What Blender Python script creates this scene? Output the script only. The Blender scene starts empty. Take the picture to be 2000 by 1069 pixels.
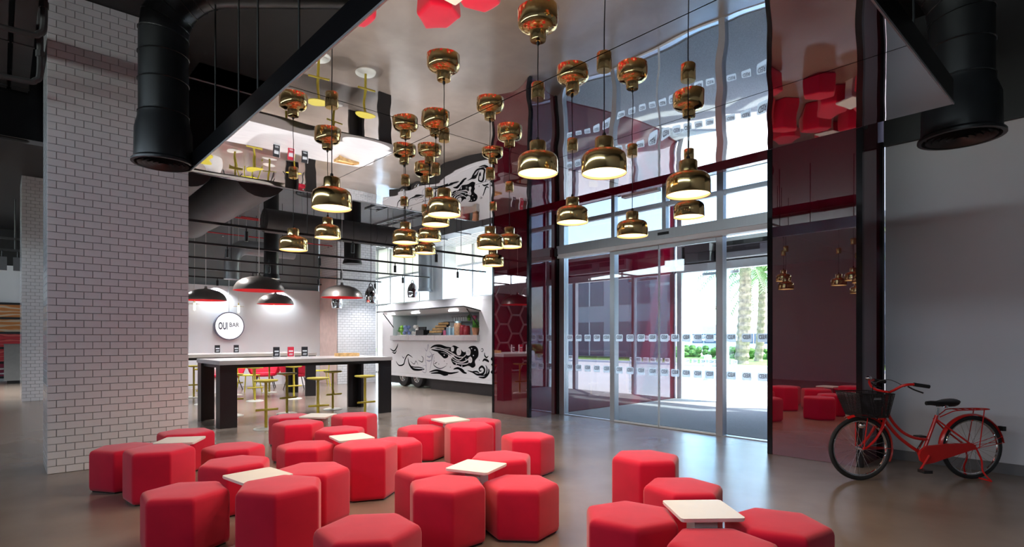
import bpy, bmesh, math, random
from mathutils import Vector, Matrix
PI = math.pi
random.seed(7)
S = bpy.context.scene
COL = S.collection
F = 1105.0; HOR = 661.0; CAMZ = 1.4
SN, CS = 0.7412, 0.6713

# ------------------------------------------------------------------ camera
cd = bpy.data.cameras.new('camera'); cam = bpy.data.objects.new('camera', cd); COL.objects.link(cam)
cd.sensor_width = 36.0; cd.lens = 36.0 * F / 2000.0
cd.shift_y = (HOR - 534.5) / 2000.0
cd.clip_end = 400
cam.location = (0, 0, CAMZ)
cam.rotation_euler = (PI / 2, 0, math.atan2(SN, CS))
S.camera = cam
# ------------------------------------------------------------------ sky, sun, lights, exposure
W = bpy.data.worlds.new('sky'); S.world = W; W.use_nodes = True
wn = W.node_tree.nodes; wl = W.node_tree.links
sky = wn.new('ShaderNodeTexSky'); sky.sky_type = 'NISHITA'; sky.sun_disc = False
sky.sun_elevation = math.radians(58); sky.sun_rotation = math.radians(40)
sky.air_density = 1.0; sky.dust_density = 1.2; sky.ozone_density = 1.0
wl.new(sky.outputs[0], wn['Background'].inputs[0]); wn['Background'].inputs[1].default_value = 0.55
sd = bpy.data.lights.new('sun_offscreen', 'SUN'); sd.energy = 6.0; sd.angle = math.radians(1.0); sd.color = (1, .95, .87)
sun = bpy.data.objects.new('sun_offscreen', sd); COL.objects.link(sun)
sdir = Vector((-.62, -.45, -1.25)).normalized()          # direction the light travels
sun.rotation_euler = sdir.to_track_quat('-Z', 'Y').to_euler(); sun.location = (5, 20, 30)
def area(name, loc, sx, sy, power, color=(1, 1, 1)):
    l = bpy.data.lights.new(name, 'AREA'); l.shape = 'RECTANGLE'; l.size = sx; l.size_y = sy
    l.energy = power; l.color = color
    o = bpy.data.objects.new(name, l); COL.objects.link(o); o.location = loc
    return o
# daylight of the high strip window in the left wall, which the photograph shows mirrored in the red glass
wl_ = area('window_left_offscreen', (-12.0, -6.14, 4.5), 34.0, .5, 200, (.93, .97, 1)); wl_.rotation_euler = (PI / 2, 0, 0)
def spot(name, parent, loc, power, cone, color, soft=.01):
    l = bpy.data.lights.new(name, 'SPOT'); l.energy = power; l.color = color; l.spot_size = math.radians(cone); l.spot_blend = .7; l.shadow_soft_size = soft
    o = bpy.data.objects.new(name, l); COL.objects.link(o); o.parent = parent; o.location = loc
    return o
S.view_settings.view_transform = 'Standard'; S.view_settings.look = 'None'
S.view_settings.gamma = 1.0; S.view_settings.use_curve_mapping = False
S.view_settings.exposure = 1.3
S.cycles.transparent_max_bounces = 32
S.cycles.max_bounces = 10; S.cycles.glossy_bounces = 6

# ------------------------------------------------------------------ materials
MT = {}
def mat(name, col, rough=.5, metal=0.0, noise=0.0, nscale=8.0, bump=0.0, bscale=60.0, emit=None, estr=0.0,
        coat=0.0, sheen=0.0, spec=0.5, alpha=1.0, stretch=None):
    m = bpy.data.materials.new(name); m.use_nodes = True; MT[name] = m
    nt = m.node_tree; b = nt.nodes['Principled BSDF']
    b.inputs['Base Color'].default_value = (*col, 1); b.inputs['Roughness'].default_value = rough
    b.inputs['Metallic'].default_value = metal; b.inputs['Specular IOR Level'].default_value = spec
    b.inputs['Coat Weight'].default_value = coat; b.inputs['Sheen Weight'].default_value = sheen
    tc = nt.nodes.new('ShaderNodeTexCoord')
    vec = tc.outputs['Object']
    if stretch:
        mp = nt.nodes.new('ShaderNodeMapping'); mp.inputs['Scale'].default_value = stretch
        nt.links.new(vec, mp.inputs[0]); vec = mp.outputs[0]
    if noise > 0:
        n = nt.nodes.new('ShaderNodeTexNoise'); n.inputs['Scale'].default_value = nscale; n.inputs['Detail'].default_value = 5
        nt.links.new(vec, n.inputs['Vector'])
        r = nt.nodes.new('ShaderNodeValToRGB')
        r.color_ramp.elements[0].position = .3; r.color_ramp.elements[1].position = .7
        r.color_ramp.elements[0].color = (*[max(0, c * (1 - noise)) for c in col], 1)
        r.color_ramp.elements[1].color = (*[min(1, c * (1 + noise)) for c in col], 1)
        nt.links.new(n.outputs[0], r.inputs[0]); nt.links.new(r.outputs[0], b.inputs['Base Color'])
    if bump > 0:
        n2 = nt.nodes.new('ShaderNodeTexNoise'); n2.inputs['Scale'].default_value = bscale; n2.inputs['Detail'].default_value = 3
        nt.links.new(vec, n2.inputs['Vector'])
        bp = nt.nodes.new('ShaderNodeBump'); bp.inputs['Strength'].default_value = bump; bp.inputs['Distance'].default_value = .01
        nt.links.new(n2.outputs[0], bp.inputs['Height']); nt.links.new(bp.outputs[0], b.inputs['Normal'])
    if emit:
        b.inputs['Emission Color'].default_value = (*emit, 1); b.inputs['Emission Strength'].default_value = estr
    return m
def glass(name, tint, ior=1.5, rough=0.0, refl=1.0):
    m = bpy.data.materials.new(name); m.use_nodes = True; MT[name] = m
    nt = m.node_tree; nt.nodes.remove(nt.nodes['Principled BSDF']); out = nt.nodes['Material Output']
    t = nt.nodes.new('ShaderNodeBsdfTransparent'); t.inputs[0].default_value = (*tint, 1)
    g = nt.nodes.new('ShaderNodeBsdfGlossy'); g.inputs['Roughness'].default_value = rough; g.inputs[0].default_value = (refl, refl, refl, 1)
    # Schlick reflectance from |N.I|, the same on both faces of the thin pane
    ge = nt.nodes.new('ShaderNodeNewGeometry'); dt = nt.nodes.new('ShaderNodeVectorMath'); dt.operation = 'DOT_PRODUCT'
    nt.links.new(ge.outputs['Normal'], dt.inputs[0]); nt.links.new(ge.outputs['Incoming'], dt.inputs[1])
    def mth(op, a, b=None):
        n_ = nt.nodes.new('ShaderNodeMath'); n_.operation = op
        for i_, v_ in enumerate((a, b)):
            if v_ is None: continue
            if hasattr(v_, 'links'): nt.links.new(v_, n_.inputs[i_])
            else: n_.inputs[i_].default_value = v_
        return n_.outputs[0]
    f0 = ((ior-1)/(ior+1))**2
    one = mth('SUBTRACT', 1.0, mth('ABSOLUTE', dt.outputs['Value'])); fr = mth('ADD', mth('MULTIPLY', mth('POWER', one, 5.0), 1-f0), f0)
    mx = nt.nodes.new('ShaderNodeMixShader')
    nt.links.new(fr, mx.inputs[0]); nt.links.new(t.outputs[0], mx.inputs[1]); nt.links.new(g.outputs[0], mx.inputs[2])
    nt.links.new(mx.outputs[0], out.inputs[0])
    return m
def lacquer(name, col, ior, rough=.01):
    """back-painted glass: coloured body under a clear, strongly reflecting face"""
    m = bpy.data.materials.new(name); m.use_nodes = True; MT[name] = m
    nt = m.node_tree; nt.nodes.remove(nt.nodes['Principled BSDF']); out = nt.nodes['Material Output']
    d = nt.nodes.new('ShaderNodeBsdfDiffuse'); d.inputs[0].default_value = (*col, 1)
    g = nt.nodes.new('ShaderNodeBsdfGlossy'); g.inputs['Roughness'].default_value = rough; g.inputs[0].default_value = (.95, .9, .95, 1)
    fr = nt.nodes.new('ShaderNodeFresnel'); fr.inputs[0].default_value = ior
    tc = nt.nodes.new('ShaderNodeTexCoord'); n = nt.nodes.new('ShaderNodeTexNoise'); n.inputs['Scale'].default_value = .8
    bp = nt.nodes.new('ShaderNodeBump'); bp.inputs['Strength'].default_value = .015; bp.inputs['Distance'].default_value = .02
    nt.links.new(tc.outputs['Object'], n.inputs['Vector']); nt.links.new(n.outputs[0], bp.inputs['Height']); nt.links.new(bp.outputs[0], g.inputs['Normal'])
    mx = nt.nodes.new('ShaderNodeMixShader')
    nt.links.new(fr.outputs[0], mx.inputs[0]); nt.links.new(d.outputs[0], mx.inputs[1]); nt.links.new(g.outputs[0], mx.inputs[2])
    nt.links.new(mx.outputs[0], out.inputs[0])
    return m
def brickmat(name, c1, c2, mortar, bw, bh, axis):
    m = mat(name, c1, .35); nt = m.node_tree; b = nt.nodes['Principled BSDF']
    tc = nt.nodes.new('ShaderNodeTexCoord'); sp = nt.nodes.new('ShaderNodeSeparateXYZ'); cb = nt.nodes.new('ShaderNodeCombineXYZ')
    nt.links.new(tc.outputs['Object'], sp.inputs[0]); nt.links.new(sp.outputs[axis], cb.inputs[0]); nt.links.new(sp.outputs[2], cb.inputs[1])
    br = nt.nodes.new('ShaderNodeTexBrick'); br.inputs['Scale'].default_value = 1.0
    br.inputs['Brick Width'].default_value = bw; br.inputs['Row Height'].default_value = bh; br.inputs['Mortar Size'].default_value = .003
    br.inputs['Color1'].default_value = (*c1, 1); br.inputs['Color2'].default_value = (*c2, 1); br.inputs['Mortar'].default_value = (*mortar, 1)
    nt.links.new(cb.outputs[0], br.inputs[0]); nt.links.new(br.outputs[0], b.inputs['Base Color'])
    return m

mat('floor', (.235, .185, .152), .24, noise=.16, nscale=1.3, bump=.04, bscale=45, spec=.75)
mat('white_wall', (.68, .67, .69), .6, noise=.02, nscale=2)
mat('left_wall', (.84, .82, .84), .6, noise=.02, nscale=2)
mat('bar_wall', (.74, .79, .83), .55, noise=.02, nscale=2)
mat('grey_wall', (.27, .31, .32), .7, noise=.08, nscale=1.5)
mat('black_paint', (.012, .012, .013), .5, noise=.2, nscale=3)
mat('black_gloss', (.006, .006, .007), .18)
mat('skirting_grey', (.16, .155, .16), .5, noise=.05)
mat('tile', (.80, .80, .82), .16, noise=.05, nscale=1.7, bump=.03, bscale=25, coat=.3)
mat('grout', (.30, .30, .31), .9, noise=.1, nscale=30)
mat('pillar_side_pinkish', (.55, .42, .38), .45, noise=.1, nscale=5)
mat('bar_ceiling', (.24, .26, .27), .85, noise=.1, nscale=1)
mat('aluminium', (.52, .53, .55), .35, metal=.75, noise=.04, nscale=20, stretch=(1, 1, .05))
mat('white_frame', (.82, .84, .84), .4, noise=.02)
mat('steel', (.62, .61, .60), .25, metal=1.0, noise=.05, nscale=15)
mat('chrome', (.85, .85, .86), .06, metal=1.0, noise=.02)
mat('red_velvet', (.62, .002, .034), .8, noise=.08, nscale=5, bump=.06, bscale=220, sheen=.3, spec=.2)
mat('table_white', (.80, .76, .71), .42, noise=.02, nscale=9)
mat('table_wood', (.52, .40, .28), .5, noise=.2, nscale=6, stretch=(1, 1, 12))
mat('brass', (.78, .55, .24), .13, metal=1.0, noise=.05, nscale=6)
mat('brass_inner', (.85, .70, .42), .35, metal=.6)
mat('lamp_glow', (1, .9, .7), .5, emit=(1, .72, .36), estr=1.25)
mat('cable_black', (.01, .01, .01), .5)
mat('cable_white', (.75, .75, .74), .5)
mat('duct_black', (.014, .015, .017), .33, noise=.25, nscale=4, bump=.05, bscale=12)
mat('duct_grey', (.06, .058, .06), .5, noise=.15, nscale=3, bump=.10, bscale=5)
mat('duct_light', (.22, .24, .26), .35, metal=.3, noise=.1, nscale=3)
mat('pipe_red', (.55, .02, .03), .4)
mat('stool_yellow', (.50, .40, .035), .45, noise=.06, nscale=8)
mat('stool_base', (.74, .73, .66), .35, noise=.03)
mat('leg_black', (.018, .018, .020), .30, noise=.15, nscale=3)
mat('bar_top', (.56, .52, .51), .22, noise=.05, nscale=5, stretch=(6, .6, 1))
mat('dome_bronze', (.145, .12, .105), .35, metal=.5, noise=.1, nscale=5)
mat('dome_red', (.80, .02, .04), .5)
mat('bulb_glow', (1, .85, .6), .4, emit=(1, .72, .38), estr=5.0)
mat('sign_face', (.9, .9, .92), .4, emit=(.93, .95, 1), estr=.55)
mat('sign_rim', (.16, .17, .24), .4, metal=.3)
mat('ink', (.025, .025, .07), .5)
mat('ink_black', (.004, .004, .005), .9, spec=.05)
mat('ink_grey', (.30, .29, .36), .6)
mat('truck_white', (.62, .60, .61), .32, noise=.02, nscale=3, coat=.3)
mat('truck_inside', (.60, .65, .67), .5, noise=.03)
mat('truck_led', (1, 1, 1), .4, emit=(.95, .98, 1), estr=14.0)
mat('rubber', (.014, .014, .015), .65, noise=.2, nscale=20)
mat('bike_red', (.66, .015, .014), .25, coat=.5, noise=.04)
mat('plastic_black', (.012, .012, .013), .45, noise=.15)
mat('menu_black', (.02, .02, .024), .3)
mat('menu_red', (.62, .03, .06), .35)
mat('sticker_white', (.86, .88, .89), .6)
mat('sticker_text', (.22, .22, .25), .6)
mat('carpet', (.26, .25, .25), .95, noise=.2, nscale=60, bump=.3, bscale=300)
mat('paving', (.58, .55, .52), .85, noise=.08, nscale=.4)
mat('lawn', (.14, .27, .045), .9, noise=.35, nscale=3)
mat('hedge', (.10, .21, .04), .9, noise=.5, nscale=9)
mat('palm_trunk', (.36, .27, .19), .9, noise=.4, nscale=6, bump=.8, bscale=9)
mat('palm_leaf', (.17, .28, .09), .6, noise=.3, nscale=3)
mat('far_white', (.72, .74, .76), .8, noise=.03)
mat('far_grey', (.36, .38, .42), .8, noise=.06)
mat('far_tan', (.55, .36, .26), .8, noise=.1)
mat('far_glass', (.10, .13, .18), .1, noise=.1)
mat('blind_cream', (.80, .80, .72), .8, noise=.02)
def translucent(name, c=(.80, .80, .70), k=.55):
    m = MT[name]; nt = m.node_tree; b = nt.nodes['Principled BSDF']; out = nt.nodes['Material Output']
    t = nt.nodes.new('ShaderNodeBsdfTranslucent'); t.inputs[0].default_value = (*c, 1)
    mx = nt.nodes.new('ShaderNodeMixShader'); mx.inputs[0].default_value = k
    nt.links.new(b.outputs[0], mx.inputs[1]); nt.links.new(t.outputs[0], mx.inputs[2]); nt.links.new(mx.outputs[0], out.inputs[0])
translucent('blind_cream'); translucent('sticker_white', (1, 1, 1), .85)
def see_through(name, k):
    nt = MT[name].node_tree; out = nt.nodes['Material Output']; src = out.inputs[0].links[0].from_socket
    t = nt.nodes.new('ShaderNodeBsdfTransparent'); mx = nt.nodes.new('ShaderNodeMixShader'); mx.inputs[0].default_value = k
    nt.links.new(src, mx.inputs[1]); nt.links.new(t.outputs[0], mx.inputs[2]); nt.links.new(mx.outputs[0], out.inputs[0])
see_through('sticker_white', .3)
mat('plant_green', (.10, .34, .05), .6, noise=.3, nscale=20)
mat('terracotta', (.52, .22, .12), .7, noise=.1)
mat('pack_green', (.25, .55, .06), .5, noise=.2, nscale=12)
mat('pack_blue', (.25, .33, .62), .4, noise=.25, nscale=15)
mat('cup_blue', (.50, .72, .85), .3, noise=.1)
mat('bread', (.66, .40, .16), .7, noise=.25, nscale=14)
mat('jam_red', (.30, .02, .03), .2, noise=.2)
mat('pink', (.85, .18, .35), .5)
mat('jar_amber', (.55, .32, .18), .2, noise=.3, nscale=20)
mat('chair_red', (.70, .01, .05), .6, noise=.08)
mat('chair_white', (.82, .82, .82), .4)
mat('chair_yellow', (.72, .66, .03), .5)
mat('chair_pink', (.85, .25, .30), .6)
mat('counter_grey', (.20, .20, .20), .55, noise=.06)
mat('art_frame', (.02, .022, .025), .45)
mat('star_cream', (.82, .74, .66), .6)
glass('clear_glass', (.90, .955, .97), 1.5)
glass('window_glass', (.96, .985, .98), 1.35)
lacquer('red_glass', (.115, .001, .010), 2.7)
lacquer('black_trim', (.008, .008, .009), 1.35, .15)

def mirror():
    m = bpy.data.materials.new('mirror_film'); m.use_nodes = True; MT['mirror_film'] = m
    nt = m.node_tree; b = nt.nodes['Principled BSDF']
    b.inputs['Base Color'].default_value = (.90, .89, .885, 1); b.inputs['Metallic'].default_value = 1; b.inputs['Roughness'].default_value = .012
    tc = nt.nodes.new('ShaderNodeTexCoord'); mp = nt.nodes.new('ShaderNodeMapping'); mp.inputs['Scale'].default_value = (1.0, .55, 1)
    n = nt.nodes.new('ShaderNodeTexNoise'); n.inputs['Scale'].default_value = 1.5; n.inputs['Detail'].default_value = 1.0
    bp = nt.nodes.new('ShaderNodeBump'); bp.inputs['Strength'].default_value = .15; bp.inputs['Distance'].default_value = .05
    nt.links.new(tc.outputs['Object'], mp.inputs[0]); nt.links.new(mp.outputs[0], n.inputs['Vector'])
    nt.links.new(n.outputs[0], bp.inputs['Height']); nt.links.new(bp.outputs[0], b.inputs['Normal'])
mirror()
def artmat(name, c0, c1, c2, sc):
    m = mat(name, c0, .5); nt = m.node_tree; b = nt.nodes['Principled BSDF']
    tc = nt.nodes.new('ShaderNodeTexCoord'); mp = nt.nodes.new('ShaderNodeMapping'); mp.inputs['Scale'].default_value = (.35, .35, 1)
    w = nt.nodes.new('ShaderNodeTexWave'); w.bands_direction = 'Z'; w.inputs['Scale'].default_value = sc
    w.inputs['Distortion'].default_value = 7; w.inputs['Detail'].default_value = 2; w.inputs['Detail Scale'].default_value = 1.2
    r = nt.nodes.new('ShaderNodeValToRGB'); r.color_ramp.interpolation = 'CONSTANT'
    e = r.color_ramp.elements; e[0].color = (*c0, 1); e[1].position = .55; e[1].color = (*c1, 1)
    k = e.new(.82); k.color = (*c2, 1)
    nt.links.new(tc.outputs['Object'], mp.inputs[0]); nt.links.new(mp.outputs[0], w.inputs['Vector'])
    nt.links.new(w.outputs[1], r.inputs[0]); nt.links.new(r.outputs[0], b.inputs['Base Color'])
artmat('art_orange', (.50, .17, .04), (.62, .26, .10), (.55, .42, .30), 2.0)
artmat('art_red', (.52, .03, .04), (.30, .015, .03), (.62, .10, .09), 2.2)
artmat('art_dark', (.28, .02, .05), (.10, .02, .05), (.65, .55, .52), 2.0)
artmat('art_pink', (.58, .42, .38), (.70, .55, .50), (.45, .28, .26), 2.4)

# ------------------------------------------------------------------ mesh helpers
class MB:
    def __init__(s): s.v = []; s.f = []; s.m = []; s.mi = 0
    def add(s, vs, fs):
        o = len(s.v); s.v += [tuple(p) for p in vs]
        for q in fs: s.f.append(tuple(i + o for i in q)); s.m.append(s.mi)
        return s
    def box(s, x0, x1, y0, y1, z0, z1):
        return s.add([(x0,y0,z0),(x1,y0,z0),(x1,y1,z0),(x0,y1,z0),(x0,y0,z1),(x1,y0,z1),(x1,y1,z1),(x0,y1,z1)],
                     [(0,3,2,1),(4,5,6,7),(0,1,5,4),(1,2,6,5),(2,3,7,6),(3,0,4,7)])
    def cbox(s, c, d, rz=0):
        n0 = len(s.v); s.box(-d[0]/2, d[0]/2, -d[1]/2, d[1]/2, -d[2]/2, d[2]/2)
        cr, sr = math.cos(rz), math.sin(rz)
        for i in range(n0, len(s.v)):
            x, y, z = s.v[i]; s.v[i] = (c[0]+x*cr-y*sr, c[1]+x*sr+y*cr, c[2]+z)
        return s
    def prism(s, poly, z0, z1):
        n = len(poly); vs = [(x, y, z0) for x, y in poly] + [(x, y, z1) for x, y in poly]
        fs = [tuple(range(n-1, -1, -1)), tuple(range(n, 2*n))] + [(i, (i+1) % n, n+(i+1) % n, n+i) for i in range(n)]
        return s.add(vs, fs)
    def lathe(s, prof, n=24, c=(0, 0, 0), capb=False, capt=False):
        vs = []; fs = []; k = len(prof)
        for r, z in prof:
            for i in range(n):
                a = 2*PI*i/n; vs.append((c[0]+r*math.cos(a), c[1]+r*math.sin(a), c[2]+z))
        for j in range(k-1):
            for i in range(n):
                fs.append((j*n+i, j*n+(i+1) % n, (j+1)*n+(i+1) % n, (j+1)*n+i))
        if capb: fs.append(tuple(range(n-1, -1, -1)))
        if capt: fs.append(tuple((k-1)*n+i for i in range(n)))
        return s.add(vs, fs)
    def tube(s, path, r, n=8, closed=False, caps=True):
        P = [Vector(p) for p in path]; k = len(P); rs = r if isinstance(r, (list, tuple)) else [r]*k
        vs = []; fs = []; ref = None
        for j in range(k):
            if closed: t = P[(j+1) % k] - P[j-1]
            else: t = P[min(j+1, k-1)] - P[max(j-1, 0)]
            if t.length < 1e-9: t = Vector((0, 0, 1))
            t.normalize()
            if ref is None:
                ref = t.orthogonal().normalized()
            ref = ref - t*ref.dot(t)
            if ref.length < 1e-6: ref = t.orthogonal()
            ref.normalize(); b = t.cross(ref)
            for i in range(n):
                a = 2*PI*i/n; vs.append(P[j] + (ref*math.cos(a)+b*math.sin(a))*rs[j])
        for j in range(k if closed else k-1):
            j2 = (j+1) % k
            for i in range(n): fs.append((j*n+i, j*n+(i+1) % n, j2*n+(i+1) % n, j2*n+i))
        if caps and not closed:
            fs.append(tuple(range(n-1, -1, -1))); fs.append(tuple((k-1)*n+i for i in range(n)))
        return s.add(vs, fs)
    def rod(s, a, b, r, n=8): return s.tube([a, b], r, n)
    def ellip(s, c, rx, ry, rz, nu=12, nv=8):
        vs = [(c[0], c[1], c[2]-rz)]; fs = []
        for j in range(1, nv):
            t = -PI/2 + PI*j/nv
            for i in range(nu):
                a = 2*PI*i/nu; vs.append((c[0]+rx*math.cos(t)*math.cos(a), c[1]+ry*math.cos(t)*math.sin(a), c[2]+rz*math.sin(t)))
        vs.append((c[0], c[1], c[2]+rz)); L = len(vs)-1
        for i in range(nu): fs.append((0, 1+(i+1) % nu, 1+i)); fs.append((L, L-nu+i, L-nu+(i+1) % nu))
        for j in range(nv-2):
            for i in range(nu):
                a = 1+j*nu; fs.append((a+i, a+(i+1) % nu, a+nu+(i+1) % nu, a+nu+i))
        return s.add(vs, fs)
    def mesh(s, name, mats, smooth=False):
        me = bpy.data.meshes.new(name); me.from_pydata([tuple(v) for v in s.v], [], s.f); 
        for mm in (mats if isinstance(mats, (list, tuple)) else [mats]): me.materials.append(MT[mm])
        for p, k in zip(me.polygons, s.m): p.material_index = k; p.use_smooth = smooth
        me.update()
        if smooth:
            try: me.set_sharp_from_angle(angle=math.radians(38))
            except Exception: pass
        return me
    def build(s, name, mats, parent=None, loc=(0, 0, 0), rz=0, smooth=False):
        return put(name, s.mesh(name, mats, smooth), parent, loc, rz)
def put(name, me, parent=None, loc=(0, 0, 0), rz=0):
    o = bpy.data.objects.new(name, me); COL.objects.link(o); o.location = loc; o.rotation_euler = (0, 0, rz)
    if parent: o.parent = parent
    return o
def tag(o, label=None, cat=None, group=None, kind=None):
    if label: o['label'] = label
    if cat: o['category'] = cat
    if group: o['group'] = group
    if kind: o['kind'] = kind
    return o
def thing(name, label, cat, loc=(0, 0, 0), rz=0, group=None):
    o = bpy.data.objects.new(name, None); COL.objects.link(o); o.location = loc; o.rotation_euler = (0, 0, rz)
    return tag(o, label, cat, group)
def struct(name, mb, m, label=None, smooth=False, loc=(0, 0, 0)):
    o = mb.build(name, m, None, loc, 0, smooth); o['kind'] = 'structure'
    if label: o['label'] = label
    return o
def copy_tree(o, parent=None):
    c = o.copy(); COL.objects.link(c)
    if parent: c.parent = parent
    for ch in o.children: copy_tree(ch, c)
    return c
def bez(pts, n=10):
    """Catmull-Rom through the given points"""
    P = [Vector(p) for p in pts]; out = []
    for i in range(len(P)-1):
        p0 = P[max(i-1, 0)]; p1 = P[i]; p2 = P[i+1]; p3 = P[min(i+2, len(P)-1)]
        for k in range(n):
            t = k/n
            out.append(.5*((2*p1)+(p2-p0)*t+(2*p0-5*p1+4*p2-p3)*t*t+(3*p1-p0-3*p2+p3)*t**3))
    out.append(P[-1]); return out
def text_mesh(txt, size, m, align='CENTER', extrude=0.0, bold=0.0, box=None):
    c = bpy.data.curves.new('text', 'FONT'); c.body = txt; c.size = size; c.align_x = align; c.align_y = 'CENTER'; c.extrude = extrude
    c.resolution_u = 3; c.offset = bold
    o = bpy.data.objects.new('text', c); COL.objects.link(o)
    dg = bpy.context.evaluated_depsgraph_get(); me = bpy.data.meshes.new_from_object(o.evaluated_get(dg))
    bpy.data.objects.remove(o); me.materials.clear(); me.materials.append(MT[m])
    if box:                                   # fit the word into a width x height box centred on the origin
        xs_ = [v.co.x for v in me.vertices]; ys_ = [v.co.y for v in me.vertices]
        cx_, cy_ = (max(xs_)+min(xs_))/2, (max(ys_)+min(ys_))/2; sx_, sy_ = box[0]/(max(xs_)-min(xs_)), box[1]/(max(ys_)-min(ys_))
        for v in me.vertices: v.co.x = (v.co.x-cx_)*sx_; v.co.y = (v.co.y-cy_)*sy_
    return me
def ground(px, py, z=0.0):
    w = (CAMZ-z)*F/(py-HOR); r = (px-1000)/F*w
    return (CS*r-SN*w, SN*r+CS*w)
# ================================================================== THE SETTING
ZM = 2.98                     # underside of the mirror raft
ZP = 3.68                     # top of the portal opening
YP = 6.9                      # front of the red glass portal
YD = 7.7                      # inner sliding doors
YO = 11.7                     # outer doors
struct('floor', MB().box(-30, 6, -6.2, YO-.02, -.12, 0), 'floor', 'seamless warm grey floor with a soft sheen')
struct('ceiling', MB().box(-8.75, 6, -6.15, YP+.16, 5.0, 5.12).box(-1.98, 6, YP+.16, YD+.2, 5.0, 5.12).box(-30, -8.75, -6.15, 1.93, 5.0, 5.12), 'black_paint', 'black painted ceiling above the lobby')
struct('ceiling', MB().box(-30, -8.2, 1.93, 11.6, 5.0, 5.12), 'bar_ceiling', 'grey ceiling slab over the bar')
struct('wall_right', MB().box(-1.98, 6, YD, YD+.2, 0, 3.64), 'white_wall', 'plain pale wall behind the bicycle')
struct('wall_right_upper', MB().box(-1.98, 6, YD-.06, YD+.2, 3.64, 5.0).box(-8.2, -1.98, YP+.02, YP+.16, ZP+.02, 5.0), 'black_paint', 'black bulkhead above the pale wall')
struct('baseboard_right', MB().box(-1.98, 6, YD-.02, YD-.001, 0, .11), 'skirting_grey', 'grey skirting below the pale wall')
struct('wall_back', MB().box(6, 6.15, -6.15, YD, 0, 5.0), 'white_wall')
struct('wall_left', MB().box(-30, 6, -6.15, -6, 0, 4.2).box(-30, 6, -6.15, -6, 4.8, 5.0), 'left_wall')
cw = struct('window_2', MB().box(-30, 6, -6.12, -6.03, 4.2, 4.24).box(-30, 6, -6.12, -6.03, 4.76, 4.8), 'white_frame', 'high strip window above the left wall')
for i in range(18):
    MB().box(-30+2*i-.03, -30+2*i+.03, -6.12, -6.03, 4.24, 4.76).build('mullion', 'white_frame', cw); MB().box(-29.97+2*i, -28.03+2*i, -6.08, -6.07, 4.24, 4.76).build('glass_pane', 'window_glass', cw)
struct('wall_hall', MB().box(-25.2, -25, -6, 11.5, 0, 3.8), 'white_wall', 'white wall far behind the pillars')
struct('wall_hall_upper', MB().box(-25.2, -25.02, -6, 11.5, 3.8, 5.0), 'black_paint')
struct('wall_bar', MB().box(-17.65, -17.5, 1.66, 7.6, 0, 2.9), 'bar_wall', 'pale blue-white wall behind the bar tables')
struct('wall_bar_upper', MB().box(-17.8, -17.66, 1.66, 7.6, 2.6, 5.0), 'grey_wall', 'grey wall strip above the bar wall')

# ---- pillars faced with white glazed bricks
BW, BH, TH = .1518, .0757, .012
def brick_mesh(w):
    a, b, c = w-.0032, BH-.003, TH
    m = MB(); e = .0025
    m.add([(0,-a/2,-b/2),(0,a/2,-b/2),(0,a/2,b/2),(0,-a/2,b/2),(c,-a/2+e,-b/2+e),(c,a/2-e,-b/2+e),(c,a/2-e,b/2-e),(c,-a/2+e,b/2-e)],
          [(4,5,6,7),(0,1,5,4),(1,2,6,5),(2,3,7,6),(3,0,4,7)])
    return m
BM_F = brick_mesh(BW).mesh('brick', 'tile'); BM_H = brick_mesh(BW/2).mesh('brick_half', 'tile')
def pillar(name, label, x1, y0, ztop, nind, zlim=9, nd=8):
    wd = 8.5*BW; dp = (nd+.5)*BW
    core = struct(name, MB().box(x1-dp, x1-TH, y0+TH, y0+wd-TH, 0, ztop), 'grout', label)
    rows = int(ztop/BH); items = []
    for r in range(rows):
        y = y0; z = (r+.5)*BH
        seq = [1]*8+[.5] if r % 2 == 0 else [.5]+[1]*8
        for q in seq:
            items.append((x1-TH, y+q*BW/2, z, q)); y += q*BW
    items.sort(key=lambda t: t[0]**2+t[1]**2+(t[2]-CAMZ)**2)
    rest = MB()
    cnt = 0
    for (x, y, z, q) in items:
        px = 1000+F*(CS*x+SN*y)/(-SN*x+CS*y)
        if cnt < nind and z < zlim and px > 0 and (px < 95 or x > -10):
            put('brick', BM_F if q == 1 else BM_H, core, (x, y, z)); cnt += 1
        else:
            t = brick_mesh(q*BW); n0 = len(rest.v); rest.add(t.v, t.f)
            for i in range(n0, len(rest.v)):
                a = rest.v[i]; rest.v[i] = (a[0]+x, a[1]+y, a[2]+z)
    # the side faces, joined
    for r in range(rows):
        z = (r+.5)*BH; u = 0
        for q in ([.5]+[1]*nd if r % 2 == 0 else [1]*nd+[.5]):
            xc = x1-u-q*BW/2; u += q*BW
            for sgn in (-1, 1):
                t = brick_mesh(q*BW); n0 = len(rest.v); rest.add(t.v, t.f)
                for i in range(n0, len(rest.v)):
                    a = rest.v[i]
                    if sgn < 0: rest.v[i] = (xc+a[1], y0+TH-a[0], z+a[2])
                    else: rest.v[i] = (xc-a[1], y0+wd-TH+a[0], z+a[2])
    o = rest.build('brick_facing', 'tile', core); o['kind'] = 'stuff'
    return core
pillar('wall_pillar_near', 'square pillar faced with white glazed bricks beside the poufs', -7.5, .36, 5.0, 300, 9, 4)
pillar('wall_pillar_hall', 'white brick pillar in the hall beyond the near pillar', -16.5, .36, 5.0, 170, 3.6)
pillar('wall_pillar_bar', 'white brick pillar between the bar wall and the food truck', -16.3, 7.62, 5.0, 0)
struct('trim_1', MB().box(-17.55, -16.32, 7.575, 7.607, 0, 3.3), 'pillar_side_pinkish', 'pinkish side of the far brick pillar')  # thin flat sheet in a pinkish tone over one side of the far pillar

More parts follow.
